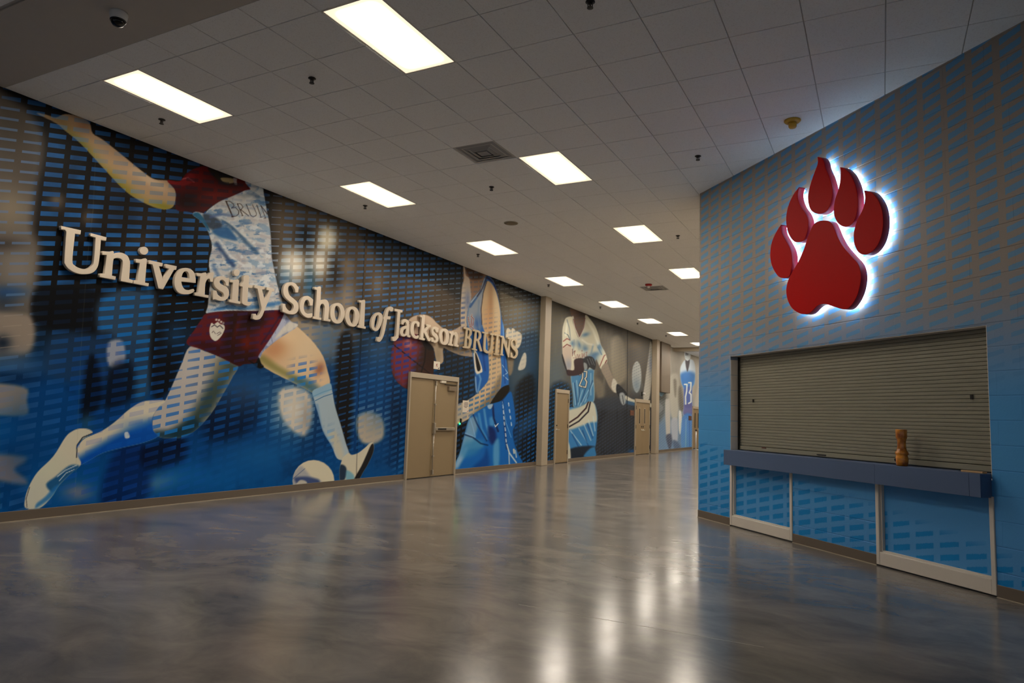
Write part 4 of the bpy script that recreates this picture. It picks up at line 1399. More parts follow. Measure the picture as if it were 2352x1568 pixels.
    c.put(sm(fbm(u * 0.07, v * 0.09 + 40, 5), 0.54, 0.62) * sh_ * 0.8, (202, 196, 190))
    c.poly('466 492, 480 492, 504 505, 510 520, 498 528, 480 524, 470 510', (50, 60, 72), 4, 0.9, sh_)
    c.poly('443 493, 456 488, 470 505, 482 530, 474 526, 462 510', (28, 88, 116), 2, 0.9, sh_)
    c.poly('488 530, 520 520, 536 536, 545 552, 520 548, 500 542', (28, 84, 132), 4, 0.85, sh_)
    c.line('512 504, 530 520, 548 536, 565 556, 590 580', 9, (62, 88, 112), 0.8, sh_, 4)
    c.line('508 500, 530 512, 556 536, 575 552', 5, (204, 194, 186), 0.8, sh_, 2)
    c.line('484 498, 510 492, 535 496', 6, (82, 100, 140), 0.7, sh_, 3)
    c.line('560 450, 580 446, 592 452', 9, (108, 118, 130), 0.7, sh_, 4)
    c.blob(560, 482, 34, 20, (200, 188, 176), 0.75, 0.2, sh_)
    c.blob(556, 455, 20, 9, (196, 184, 172), 0.6, -0.4, sh_)
    c.line('498 560, 520 590, 536 610', 9, (40, 60, 96), 0.75, sh_, 4)
    c.line('505 552, 530 588, 560 610', 5, (206, 198, 192), 0.8, sh_, 2)
    c.line('490 610, 505 640, 500 665', 8, (70, 100, 140), 0.6, sh_, 4)
    c.line('480 718, 520 706, 570 708, 640 696', 8, (46, 104, 156), 0.65, sh_, 3)
    c.line('476 716, 520 713, 590 714, 648 708', 3, (196, 190, 184), 0.7, sh_, 2)
    c.bars(sh_, 0.25, 0.3, (70, 110, 150))
    ink = (60, 38, 28)
    k = 8.709
    for st, wd in (('690 715, 820 1020', 3.4), ('690 715, 760 712, 830 760, 850 810, 800 850', 1.6), ('800 850, 880 840, 945 910, 940 970, 890 1010, 820 1022', 1.8),
                   ('915 765, 1020 1000', 2.2), ('915 765, 980 765, 1030 830, 1000 870, 980 880', 1.5), ('980 880, 1140 1005', 1.8),
                   ('1095 780, 1180 990', 1.8), ('1180 990, 1230 1030, 1290 1000, 1295 950', 1.5), ('1295 950, 1220 785', 1.4),
                   ('1305 790, 1390 1035', 1.8), ('1385 800, 1480 1050', 1.4), ('1385 800, 1540 1000', 2.0), ('1520 880, 1545 990', 1.4),
                   ('800 1025, 850 1015', 1.4), ('1000 1005, 1035 998', 1.2), ('1370 1038, 1415 1032', 1.2), ('1450 1052, 1490 1048', 1.2)):
        c.line([(440 + float(a.split()[0]) / k, 380 + float(a.split()[1]) / k) for a in st.split(', ')], wd, ink, 0.85, sh_, 0.6)
    # back thigh
    th = c.poly('436 796, 470 806, 505 820, 546 838, 534 866, 512 905, 490 942, 462 976, 430 1000, 396 1006, 366 1003, 352 988, 352 955, 368 932, 380 918, 396 884, 416 838', (168, 156, 148), 1.4)
    c.poly('510 822, 550 838, 534 866, 512 905, 490 942, 462 976, 430 1002, 400 1008, 395 990, 430 960, 462 910, 490 860', (48, 62, 56), 16, 0.9, th)
    c.poly('352 990, 400 985, 440 960, 462 976, 430 1002, 396 1010, 366 1008', (18, 48, 62), 9, 0.85, th)
    c.blob(500, 840, 20, 26, (140, 124, 96), 0.5, 0, th)
    c.blob(430, 840, 34, 44, (182, 168, 158), 0.6, 0, th)
    c.bars(th, 0.9, 0.42, (26, 104, 162))
    c.bars(c.g(415, 845, 24, 50) * th, 0.6, 0.16)
    c.bars(c.g(480, 920, 30, 60) * th, 0.5, 0.4, (14, 60, 86))
    # back sock and boot
    so = c.poly('380 920, 350 919, 322 924, 294 942, 262 970, 236 988, 214 998, 190 1010, 172 1040, 178 1068, 200 1060, 236 1040, 280 1028, 330 1016, 362 1002, 352 988, 350 960, 364 936', (190, 174, 152), 1.4)
    c.poly('356 966, 330 974, 300 984, 262 1002, 230 1020, 190 1044, 172 1058, 178 1078, 210 1070, 280 1040, 368 1010', (0, 70, 146), 13, 0.97, so)
    c.blob(330, 945, 30, 12, (196, 182, 164), 0.6, -0.2, so)
    c.blob(330, 975, 40, 12, (20, 88, 160), 0.5, -0.1, so)
    c.poly('286 994, 294 992, 298 1004, 288 1006', (176, 178, 184), 1.2)
    c.bars(so, 0.25, 0.5, (8, 84, 160))
    bo = c.poly('213 994, 202 985, 182 984, 166 990, 150 1004, 122 1048, 86 1084, 66 1118, 57 1148, 60 1167, 92 1166, 118 1142, 136 1114, 164 1086, 186 1066, 178 1046, 176 1026, 190 1008', (188, 174, 152), 1.4)
    c.poly('106 1112, 128 1094, 158 1070, 178 1068, 182 1076, 160 1092, 136 1114, 120 1130', (14, 70, 112), 4, 0.9, bo)
    c.poly('84 1166, 118 1142, 136 1114, 124 1118, 104 1140, 84 1156', (34, 100, 150), 4, 0.8, bo)
    c.line('212 995, 190 1004, 177 1022, 176 1050', 2.4, (24, 30, 40), 0.9)
    c.line('62 1165, 60 1145, 68 1118', 2, (40, 40, 46), 0.7, bo)
    c.line('132 1094, 150 1080, 176 1068', 2.2, (190, 190, 186), 0.8, bo)
    c.line('136 1104, 152 1086, 170 1078', 1.6, (200, 200, 196), 0.8, bo)
    c.bars(bo, 0.0)
    # front thigh, sock and boot
    ft = c.poly('650 726, 668 738, 692 758, 720 786, 742 818, 752 850, 758 880, 742 888, 722 902, 700 892, 664 874, 628 856, 600 838, 592 822, 606 804, 640 774', (202, 170, 136), 1.4)
    c.blob(632, 800, 34, 24, (182, 124, 84), 0.8, -0.5, ft)
    c.blob(700, 800, 30, 40, (208, 180, 148), 0.6, 0.6, ft)
    c.blob(660, 770, 26, 16, (214, 182, 146), 0.7, 0.6, ft)
    c.poly('592 822, 604 836, 640 858, 700 890, 722 904, 724 892, 680 862, 640 840, 606 816', (104, 104, 46), 8, 0.6, ft)
    c.poly('664 872, 700 892, 722 904, 736 892, 712 872, 690 866', (40, 88, 116), 8, 0.6, ft)
    c.blob(734, 848, 9, 14, (150, 92, 66), 0.85, 0.4, ft)
    c.blob(742, 872, 10, 10, (214, 178, 142), 0.7, 0, ft)
    c.bars(ft, 0.0)
    c.bars(c.g(698, 858, 34, 32, 2) * ft, 0.95, 0.46, (22, 112, 170))
    fs = c.poly('718 898, 738 888, 758 880, 763 896, 770 934, 784 980, 794 1016, 803 1046, 792 1056, 774 1052, 762 1024, 742 990, 731 950, 722 920', (160, 168, 172), 1.3)
    c.line('720 910, 742 900, 764 893', 1.4, (30, 90, 140), 0.9, fs)
    c.line('724 920, 744 910, 766 903', 1.4, (20, 80, 130), 0.8, fs)
    c.poly('718 898, 758 880, 763 894, 722 912', (126, 158, 178), 3, 0.7, fs)
    c.poly('756 1000, 775 1050, 790 1052, 784 1020, 770 990', (186, 172, 150), 7, 0.8, fs)
    c.line('728 930, 738 985, 764 1030', 6, (110, 140, 168), 0.7, fs, 3)
    c.bars(fs, 0.0)
    c.bars(c.g(755, 1000, 14, 18) * fs, 0.7, 0.5, (110, 160, 190))
    fb = c.poly('788 1050, 800 1040, 808 1044, 822 1040, 838 1028, 850 1017, 858 1018, 858 1036, 846 1064, 834 1084, 820 1104, 784 1108, 780 1078, 784 1060', (192, 178, 156), 1.3)
    c.poly('858 1020, 852 1022, 842 1044, 830 1070, 812 1104, 826 1104, 846 1066, 858 1038', (26, 24, 26), 1.6, 0.95, fb)
    c.poly('780 1070, 790 1068, 796 1078, 792 1100, 780 1104', (24, 40, 60), 2.5, 0.9, fb)
    c.poly('796 1080, 812 1090, 812 1104, 796 1104', (70, 140, 170), 3, 0.6, fb)
    c.bars(fb, 0.0)
    # under short and shorts
    us = c.poly('648 716, 668 738, 684 748, 640 778, 606 806, 596 824, 588 816, 606 786, 636 748', (168, 164, 176), 1.4)
    c.put(sm(fbm(u * 0.12, v * 0.06, 44), 0.5, 0.62) * us * 0.7, (110, 116, 146))
    c.poly('664 738, 684 748, 650 768, 632 776', (206, 190, 170), 3, 0.8, us)
    c.bars(us, 0.0)
    st = c.poly('474 720, 520 714, 590 714, 650 712, 652 720, 640 746, 612 790, 594 816, 590 832, 560 836, 546 840, 502 818, 462 802, 428 788, 446 758, 462 734', (92, 26, 30), 1.4)
    c.poly('520 714, 600 714, 610 740, 580 770, 590 830, 546 840, 510 800, 520 750', (38, 14, 10), 14, 0.85, st)
    c.blob(566, 786, 14, 18, (108, 26, 10), 0.8, 0, st)
    c.blob(545, 752, 5, 26, (92, 24, 10), 0.6, 0.3, st)
    c.poly('600 760, 640 720, 652 716, 640 748, 612 790', (98, 22, 26), 6, 0.8, st)
    c.line('646 722, 600 790', 3, (30, 26, 60), 0.5, st, 2)
    c.poly('440 786, 500 790, 546 838, 500 818', (46, 14, 14), 8, 0.7, st)
    c.bars(st, 0.6, 0.36, (50, 30, 62))
    c.poly('570 826, 586 834, 594 820, 600 834, 606 842, 596 846, 584 838', (14, 12, 12), 1.6)
    cr = c.poly('485 742, 492 744, 500 739, 506 744, 514 746, 516 756, 508 772, 495 783, 484 774, 481 758', (200, 186, 170), 1.0)
    for x, y in ((497, 734), (503, 735), (508, 739), (513, 742)):
        c.blob(x, y, 2.6, 2.4, (196, 178, 166), 1.0, pw=2)
    c.line('486 750, 493 746, 499 751, 505 747, 512 754', 2.2, (40, 30, 40), 0.8, cr)
    c.line('487 764, 490 760, 495 766', 1.4, (70, 50, 50), 0.7, cr)
    c.line('498 766, 505 762, 508 765, 500 770', 1.4, (70, 50, 50), 0.7, cr)
    c.bars(cr, 0.0)
    # ball
    ba = c.poly([(720 + 48 * math.cos(t), 1104 + 48 * math.sin(t)) for t in np.linspace(0, 2 * math.pi, 24, endpoint=False)], (198, 182, 158), 1.2, smooth=False)
    c.poly('668 1112, 672 1090, 690 1070, 704 1082, 716 1096, 734 1102, 738 1118, 690 1120', (150, 146, 148), 5, 0.8, ba)
    c.poly('676 1098, 700 1094, 722 1098, 734 1104, 730 1118, 690 1116', (44, 60, 104), 4, 0.8, ba)
    c.poly('680 1112, 690 1102, 704 1106, 704 1120, 680 1120', (190, 176, 156), 2, 0.9, ba)
    c.line('672 1100, 700 1076', 1.4, (60, 70, 110), 0.6, ba)
    c.bars(ba, 0.0)
    # ---------------- BASKETBALL
    bk = c.poly('898 836, 900 800, 910 768, 924 748, 946 742, 972 752, 988 774, 997 810, 996 856, 984 886, 966 900, 940 896, 915 880, 902 860', (66, 40, 32), 1.6)
    c.poly('898 836, 900 800, 910 768, 924 748, 946 742, 962 760, 968 800, 950 840, 930 888, 910 872', (124, 52, 60), 12, 0.95, bk)
    c.blob(938, 788, 8, 10, (190, 130, 130), 0.8, 0, bk)
    c.blob(985, 800, 16, 40, (46, 30, 22), 0.8, 0, bk)
    c.line('902 790, 930 812, 960 836, 990 860', 3, (34, 22, 24), 0.8, bk)
    c.line('945 742, 968 780, 978 800, 975 830, 960 880', 3, (26, 18, 16), 0.8, bk)
    c.bars(bk, 0.0)
    c.bars(c.g(922, 815, 34, 55, 2) * bk, 0.85, 0.5, (34, 58, 124))
    hd = c.poly('936 738, 950 726, 972 722, 990 728, 1004 742, 1022 756, 1040 758, 1060 748, 1068 752, 1082 800, 1090 818, 1060 816, 1034 806, 1018 800, 1018 830, 1004 834, 996 800, 982 786, 966 770, 948 764, 946 745', (190, 162, 138), 1.5)
    c.blob(1050, 800, 30, 12, (92, 78, 62), 0.8, 0.2, hd)
    c.blob(1006, 815, 10, 20, (142, 122, 98), 0.8, 0, hd)
    c.blob(965, 752, 10, 12, (116, 92, 84), 0.7, 0.3, hd)
    c.line('940 738, 960 748, 972 764', 2, (70, 52, 46), 0.6, hd)
    c.poly('966 770, 985 785, 996 802, 980 800', (24, 22, 26), 3, 0.8)
    c.bars(hd, 0.0)
    c.bars(c.g(1068, 785, 20, 30) * hd, 0.7, 0.45, (70, 110, 140))
    # ---------------- BASKETBALL PLAYER
    nk = c.poly('1064 606, 1076 612, 1108 628, 1118 632, 1112 650, 1098 672, 1086 690, 1078 700, 1070 740, 1066 700', (150, 112, 86), 2)
    c.poly('1070 614, 1106 628, 1106 640, 1084 642, 1074 630', (70, 46, 36), 4, 0.85, nk)
    c.bars(nk, 0.5, 0.4, (84, 98, 110))
    la = c.poly('1064 608, 1068 616, 1070 632, 1078 640, 1081 665, 1082 690, 1076 720, 1072 752, 1060 752, 1058 720, 1061 660, 1066 640', (196, 172, 150), 1.4)
    c.blob(1074, 690, 6, 20, (96, 112, 150), 0.7, 0, la)
    c.bars(la, 0.0)
    c.bars(c.g(1063, 720, 8, 40) * la, 0.9, 0.5, (70, 100, 140))
    je = c.poly('1081 692, 1092 678, 1104 664, 1112 640, 1118 634, 1126 636, 1138 656, 1146 690, 1152 730, 1158 756, 1160 800, 1166 850, 1168 884, 1152 898, 1120 915, 1096 905, 1091 880, 1090 850, 1084 806, 1078 770, 1072 740, 1074 715', (60, 106, 160), 1.4)
    c.poly('1082 692, 1100 674, 1112 650, 1108 700, 1106 752, 1096 764, 1076 750, 1074 720', (156, 156, 160), 4, 0.95, je)
    c.line('1080 704, 1092 686, 1104 668', 5, (40, 84, 140), 0.8, je, 2)
    c.blob(1098, 742, 8, 14, (24, 76, 150), 0.7, 0, je)
    c.poly('1090 770, 1110 760, 1124 860, 1100 900, 1092 850', (26, 92, 164), 5, 0.8, je)
    c.line('1094 840, 1104 870, 1098 900', 4, (150, 184, 210), 0.6, je, 2)
    c.line('1086 800, 1096 860', 3, (170, 196, 214), 0.6, je, 1.5)
    c.line('1120 638, 1134 648, 1142 670, 1148 690', 5, (26, 40, 90), 0.9, je, 1.5)
    c.line('1128 636, 1140 656, 1150 700, 1160 760', 2.6, (196, 186, 176), 0.8, je, 1)
    c.poly('1150 700, 1158 760, 1160 800, 1152 800, 1148 740', (52, 104, 170), 2, 0.9, je)
    c.poly('1152 800, 1162 800, 1168 884, 1152 896', (40, 104, 172), 2, 0.9, je)
    c.line('1154 838, 1166 856, 1156 862, 1167 872', 1.6, (200, 206, 210), 0.8, je)
    c.line('1113 640, 1104 664, 1092 682, 1082 694', 2.4, (188, 186, 188), 0.8, je, 1)
    c.line('1118 636, 1108 662, 1096 680', 3, (60, 34, 40), 0.6, je, 1.2)
    c.line('1100 690, 1098 730, 1102 758', 4, (120, 138, 160), 0.6, je, 2)
    c.line('1098 766, 1108 800, 1114 850', 4, (16, 62, 128), 0.7, je, 2)
    c.line('1112 770, 1118 810', 3, (96, 150, 200), 0.6, je, 1.5)
    c.line('1092 866, 1094 900', 3, (190, 206, 218), 0.6, je, 1.5)
    c.line('1155 735, 1157 790', 2, (150, 186, 214), 0.7, je, 1)
    c.line('1158 810, 1160 880', 2.4, (20, 64, 128), 0.7, je, 1.2)
    c.bars(je, 0.0)
    for q in ('1075 728, 1080 752', '1084 722, 1082 750, 1090 758', '1082 726, 1088 732, 1086 748'):
        c.line(q, 3.0, (220, 206, 192), 0.9)
        c.line(q, 1.4, (110, 36, 40), 0.9)
    c.poly('1088 806, 1096 812, 1108 848, 1104 856, 1092 854', (222, 206, 186), 1.2)
    c.poly('1091 812, 1096 818, 1104 846, 1096 850', (28, 22, 20), 1.2)
    ra = c.poly('1118 646, 1128 650, 1140 672, 1148 708, 1150 740, 1149 800, 1152 850, 1151 880, 1146 900, 1122 936, 1080 960, 1048 972, 1046 934, 1070 921, 1090 908, 1112 886, 1123 864, 1121 800, 1118 776, 1108 746, 1105 720, 1107 690, 1112 664', (204, 172, 136), 1.4)
    c.blob(1128, 700, 6, 40, (160, 112, 76), 0.7, 0, ra)
    c.blob(1120, 740, 10, 40, (202, 148, 100), 0.6, 0, ra)
    c.blob(1140, 690, 8, 40, (212, 186, 152), 0.6, 0, ra)
    c.poly('1150 860, 1150 896, 1120 938, 1090 955, 1090 945, 1125 905', (120, 104, 84), 7, 0.8, ra)
    c.blob(1060, 945, 24, 20, (150, 152, 150), 0.6, 0, ra)
    c.line('1107 745, 1105 710, 1110 672, 1118 646', 2, (40, 30, 40), 0.7)
    c.bars(ra, 0.0)
    c.bars(c.g(1128, 800, 20, 70, 1.5) * ra, 0.75, 0.42, (104, 108, 112))
    c.bars(c.g(1095, 920, 50, 50, 1.5) * ra, 0.85, 0.48, (26, 110, 150))
    wb = c.poly('1124 930, 1148 894, 1166 884, 1170 888, 1168 900, 1150 920, 1136 926', (30, 24, 18), 1.5)
    so2 = c.poly('1077 961, 1092 948, 1120 930, 1136 925, 1155 918, 1170 900, 1176 905, 1182 940, 1184 972, 1178 990, 1182 1020, 1192 1045, 1197 1066, 1130 1074, 1044 1082, 1044 1066, 1056 1040, 1066 1000', (20, 98, 166), 1.5)
    c.poly('1066 1000, 1077 962, 1096 960, 1092 1000, 1060 1060, 1044 1080, 1046 1056', (134, 162, 184), 6, 0.85, so2)
    c.poly('1078 966, 1090 958, 1094 985, 1086 992', (120, 148, 172), 3, 0.8, so2)
    c.poly('1070 1004, 1100 1012, 1108 1026, 1074 1030', (104, 150, 176), 6, 0.8, so2)
    c.line('1100 950, 1106 985, 1118 1008', 5, (96, 152, 192), 0.7, so2, 2.5)
    c.line('1112 940, 1117 975, 1124 1000', 5, (110, 158, 192), 0.7, so2, 2.5)
    c.line('1050 1070, 1060 1050, 1070 1030', 8, (150, 172, 190), 0.7, so2, 4)
    c.poly('1124 960, 1134 958, 1136 975, 1126 978', (104, 158, 196), 4, 0.6, so2)
    c.poly('1064 1020, 1110 1010, 1096 1040, 1062 1050', (60, 128, 172), 8, 0.7, so2)
    c.line('1068 998, 1086 1004, 1104 1018, 1120 1022', 3, (6, 34, 72), 0.8, so2, 1.5)
    c.line('1068 994, 1092 1004, 1086 980, 1080 960', 2, (140, 176, 204), 0.7, so2, 1)
    c.line('1086 950, 1096 974, 1118 1012', 3, (6, 40, 86), 0.8, so2, 1.5)
    c.poly('1122 980, 1136 985, 1140 1010, 1130 1020, 1122 1005', (12, 30, 84), 5, 0.8, so2)
    c.line('1132 930, 1134 960, 1144 990', 4, (14, 26, 66), 0.8, so2, 2)
    c.poly('1134 1020, 1146 1010, 1146 1068, 1134 1070', (110, 160, 190), 4, 0.7, so2)
    c.poly('1118 1030, 1122 1070, 1084 1076, 1110 1050', (8, 62, 128), 6, 0.7, so2)
    c.poly('1120 930, 1132 928, 1128 938, 1122 938', (176, 184, 192), 1.5, 0.9, so2)
    c.line('1154 920, 1158 950, 1160 990, 1164 1030', 4, (10, 30, 80), 0.6, so2, 2)
    for y in range(930, 1020, 13):
        c.line('%d %d, %d %d' % (1155 + (y - 930) * 0.1, y, 1156 + (y - 930) * 0.1, y + 7), 2.4, (206, 206, 204), 0.9, so2, 0.7)
    for y in range(925, 985, 15):
        c.line('%d %d, %d %d' % (1168 + (y - 925) * 0.14, y, 1169 + (y - 925) * 0.14, y + 7), 2.2, (206, 206, 204), 0.9, so2, 0.7)
    c.line('1154 922, 1162 970, 1174 1004', 1.6, (130, 174, 210), 0.8, so2)
    c.line('1164 1020, 1170 1040, 1186 1062', 3, (206, 200, 190), 0.9, so2, 1)
    c.line('1169 1040, 1170 1066', 2.4, (206, 200, 190), 0.8, so2, 1)
    c.line('1180 1032, 1181 1040', 4, (206, 190, 170), 0.9, so2, 1)
    c.line('1184 1034, 1186 1050', 2.4, (206, 200, 190), 0.8, so2, 1)
    c.line('1136.5 975.5, 1138 980, 1144 972.5', 1.6, (226, 224, 220), 1.0, None, 0.6)
    c.bars(so2, 0.0)
    c.bars(wb, 0.0)
    # ---------------- vinyl seams
    c.line('838 540, 832 700, 824 900, 818 1110', 1.2, (14, 12, 10), 0.55)
    c.line('222 300, 214 480, 200 600, 186 800, 172 1140', 1.0, (150, 140, 110), 0.22)


def W6(t):
    return [(1220 + float(a.split()[0]) / 3.6475, 660 + float(a.split()[1]) / 3.6475) for a in t.split(',')]


def paint_bat(c):
    u, v, Y, Z = c.u, c.v, c.Y, c.Z
    n1 = fbm(Y * 0.8, Z * 0.7, 5)
    n2 = fbm(Y * 2.2 + 4, Z * 1.2, 15)
    c.base[:] = np.array([112., 101., 88.]) * (0.55 + 0.9 * n1[:, None])
    c.put(sm(n2, 0.5, 0.7) * 0.5, (142, 130, 114))
    c.put(sm(v, 850, 960) * 0.92, (44, 47, 54))
    c.put(sm(n2, 0.48, 0.7) * sm(v, 880, 960) * 0.5, (26, 28, 34))
    c.put((1 - sm(v - 0.39 * u, 196, 236)) * 0.65, (40, 37, 33))  # shade just below the ceiling, kept in the print colour
    c.op[:] = 0.12 + 0.2 * sm(v, 900, 980)
    c.th[:] = 0.4
    c.bar[:] = (74, 88, 112)
    c.blob(1280, 800, 20, 90, (84, 78, 70), 0.5)
    c.blob(1275, 860, 26, 60, (104, 122, 134), 0.6)
    c.blob(1270, 760, 20, 60, (128, 116, 98), 0.6)
    a = c.poly(W6('150 860, 340 860, 340 1460, 120 1460'), (26, 40, 52), 8, 0.9)
    c.bars(a, 0.75, 0.34, (24, 92, 140))
    a = c.poly(W6('670 450, 720 400, 770 440, 800 560, 790 760, 720 820, 680 760, 660 640'), (152, 138, 118), 6, 0.9)
    c.blob(1440, 780, 14, 40, (120, 108, 92), 0.5)
    c.poly(W6('540 760, 600 800, 612 910, 560 930, 530 850'), (138, 124, 106), 6, 0.8)
    c.poly(W6('530 940, 820 920, 840 1010, 560 1020'), (62, 66, 74), 6, 0.8)
    a = c.poly(W6('820 430, 1000 440, 960 700, 830 720'), (92, 82, 72), 10, 0.8)
    c.blob(1456, 792, 16, 10, (134, 112, 90), 0.7)
    c.bars(c.g(1470, 830, 30, 30), 0.4, 0.4, (60, 66, 80))
    c.poly(W6('885 618, 908 640, 922 700, 922 780, 908 850, 884 882, 860 850, 846 780, 846 700, 860 645'), (170, 166, 160), 1.6)
    c.blob(1462, 885, 8, 14, (112, 130, 146), 0.6)
    c.poly(W6('1000 450, 1022 540, 1015 700, 990 930, 938 936, 955 780, 985 560'), (182, 172, 160), 1.6)
    c.blob(1495, 835, 4, 20, (120, 128, 150), 0.6)
    # figure
    nkk = c.poly(W6('330 170, 470 220, 460 300, 405 430, 360 330, 345 260'), (112, 84, 68), 1.6)
    c.blob(1340, 722, 14, 8, (66, 46, 38), 0.8)
    fo = c.poly(W6('268 480, 335 470, 345 560, 362 640, 360 700, 310 715, 275 620, 262 560'), (196, 172, 154), 1.4)
    c.blob(1306, 838, 8, 12, (140, 146, 160), 0.7, 0, fo)
    je = c.poly(W6('296 252, 345 246, 352 300, 405 430, 445 300, 458 232, 492 262, 535 322, 565 400, 585 480, 618 540, 637 600, 630 640, 590 685, 570 655, 545 600, 535 640, 528 700, 525 770, 532 880, 520 960, 440 985, 358 1005, 350 900, 330 735, 338 640, 335 520, 330 480, 266 500, 260 430, 262 350, 278 285'), (210, 198, 174), 1.5)
    lo = c.poly(W6('330 735, 400 705, 460 690, 528 690, 526 770, 532 880, 520 962, 440 988, 358 1008, 345 880'), (74, 130, 172), 5, 0.95, je)
    for a_, b_ in (('352 800', '372 980'), ('380 780', '400 960'), ('430 860', '390 990'), ('480 860', '410 990'), ('500 720', '500 900'), ('520 800', '450 960')):
        c.line(W6(a_ + ',' + b_), 2.4, (172, 196, 206), 0.7, je, 1.2)
    for a_, b_ in (('362 800', '385 990'), ('410 800', '395 960'), ('470 800', '420 960'), ('512 780', '470 930')):
        c.line(W6(a_ + ',' + b_), 1.8, (22, 62, 106), 0.7, je, 1)
    for q in ((455, 395, 8, 4), (350, 470, 5, 6), (400, 480, 4, 8), (455, 520, 6, 10), (540, 560, 10, 5), (575, 500, 5, 8), (480, 600, 14, 6), (520, 600, 8, 10)):
        c.blob(1220 + q[0] / 3.6475, 660 + q[1] / 3.6475, q[2], q[3], (74, 116, 156), 0.75, -0.3, je)
    c.line(W6('350 245, 365 330, 405 425, 445 330, 458 235'), 3.2, (206, 194, 176), 0.9)
    c.line(W6('355 265, 372 335, 405 412, 440 335, 452 255'), 1.4, (112, 54, 52), 0.9)
    c.line(W6('270 450, 300 428, 325 440'), 2.6, (152, 84, 78), 0.9, je)
    c.line(W6('270 500, 300 476, 330 490'), 2.4, (130, 66, 64), 0.9)
    c.line(W6('280 380, 310 400, 325 440'), 1.4, (30, 60, 84), 0.8, je)
    c.line(W6('575 660, 610 575, 620 565'), 2.2, (146, 82, 74), 0.9, je)
    c.line(W6('600 680, 632 610'), 2.6, (112, 50, 48), 0.9, je)
    for i, st in enumerate(('345 515,345 575,350 545,368 530,362 555,375 590,350 590', '385 560,382 590', '392 560,395 590,408 560,410 590', '425 550,424 585', '434 555,432 585,446 550,448 585', '458 545,468 540,462 560,468 578,455 582', '425 535,426 528')):
        c.line(W6(st), 1.5, (110, 44, 42), 0.9, None, 0.6)
    for st, cc, wd in (('470 280, 520 360, 560 470', (236, 226, 206), 5), ('300 300, 290 400', (238, 230, 212), 4), ('360 440, 350 560', (150, 150, 150), 3),
                       ('520 480, 500 560, 470 620', (128, 150, 168), 4), ('430 440, 470 470, 520 480', (232, 222, 204), 4), ('560 500, 590 560', (84, 120, 150), 3),
                       ('300 270, 320 340, 330 430', (120, 128, 132), 2.4), ('385 450, 400 520', (168, 166, 160), 3)):
        c.line(W6(st), wd, cc, 0.65, je, wd * 0.5)
    c.poly(W6('350 560, 480 520, 480 560, 360 610'), (222, 210, 188), 4, 0.5, je)
    # number 23
    c.poly(W6('405 720, 425 700, 470 695, 470 830, 440 845, 398 826'), (70, 130, 172), 3, 0.6, je)
    for st in ('408 730, 420 706, 432 720, 430 760, 404 822, 432 832', '444 702, 466 704, 462 750, 450 764, 466 790, 456 836, 438 832'):
        c.line(W6(st), 4.6, (30, 28, 34), 0.9, None, 0.8)
        c.line(W6(st), 2.6, (222, 212, 192), 1.0, None, 0.8)
    # sleeve band, glove
    c.poly(W6('300 690, 360 690, 362 605, 438 594, 450 640, 440 700, 400 732, 310 738'), (64, 42, 44), 1.6)
    c.poly(W6('262 560, 300 690, 304 720, 280 660, 262 600'), (30, 28, 30), 1.6)
    gl = c.poly(W6('438 600, 480 575, 520 590, 542 640, 530 690, 490 670, 470 690, 440 650'), (44, 46, 50), 1.6)
    for st in ('470 600, 490 650', '490 592, 512 645', '510 596, 530 650'):
        c.line(W6(st), 1.2, (134, 134, 134), 0.7, gl)
    c.poly(W6('440 630, 465 640, 470 680, 445 680'), (150, 150, 146), 1.4)
    # right arm, glove, bat
    c.poly(W6('585 680, 632 630, 660 690, 690 760, 722 810, 700 880, 660 840, 620 760'), (150, 132, 116), 1.6)
    c.poly(W6('690 762, 725 812, 716 880, 690 868, 672 830'), (200, 188, 172), 1.6)
    c.poly(W6('722 808, 760 836, 798 880, 800 905, 780 925, 740 920, 716 880, 712 840'), (40, 42, 46), 1.6)
    c.poly(W6('740 890, 770 880, 790 910, 795 960, 770 985, 748 950'), (160, 160, 160), 2)
    c.line(W6('765 905, 775 975'), 1.4, (40, 42, 46), 0.7)
    c.poly(W6('790 905, 830 925, 870 940, 1022 975, 1022 1003, 980 1000, 862 965, 800 945'), (204, 194, 176), 1.6)
    c.poly(W6('800 950, 870 965, 870 990, 800 975'), (66, 106, 140), 2.5, 0.8)
    # trousers
    pa = c.poly(W6('300 1040, 380 1005, 440 985, 480 955, 522 962, 545 1010, 556 1080, 552 1180, 546 1290, 536 1350, 540 1412, 450 1420, 330 1436, 302 1440'), (64, 126, 176), 1.6)
    c.poly(W6('300 1040, 400 1000, 480 952, 530 965, 548 1040, 552 1120, 500 1130, 420 1160, 330 1190, 300 1170'), (208, 196, 174), 4, 0.95, pa)
    c.line(W6('308 1140, 390 1085, 460 1010, 480 955'), 3.6, (62, 36, 40), 0.95, pa)
    c.line(W6('308 1172, 400 1120, 478 1040, 496 960'), 3.4, (44, 38, 46), 0.95, pa)
    for st in ('330 1200, 420 1320', '400 1180, 470 1300', '440 1140, 500 1280', '480 1110, 520 1240', '520 1080, 535 1200'):
        c.line(W6(st), 2.0, (196, 206, 204), 0.7, pa, 1.4)
    for st in ('345 1230, 400 1340', '430 1200, 480 1330', '470 1140, 515 1260'):
        c.line(W6(st), 2.6, (20, 76, 136), 0.7, pa, 1.6)
    c.poly(W6('330 1350, 530 1330, 520 1420, 330 1432'), (24, 26, 34), 3, 0.85, pa)
    c.poly(W6('300 1290, 322 1320, 332 1436, 300 1440'), (206, 194, 174), 2, 0.9, pa)
    c.poly(W6('490 1350, 538 1340, 540 1412, 440 1418'), (62, 128, 178), 3, 0.9, pa)
    for q in (je, pa, fo, gl):
        c.bars(q, 0.0)
    c.line(W6('808 350, 805 800, 800 1390'), 1.3, (16, 15, 16), 0.75)
    c.blob(1452, 1036, 8, 4, (24, 96, 160), 0.7)


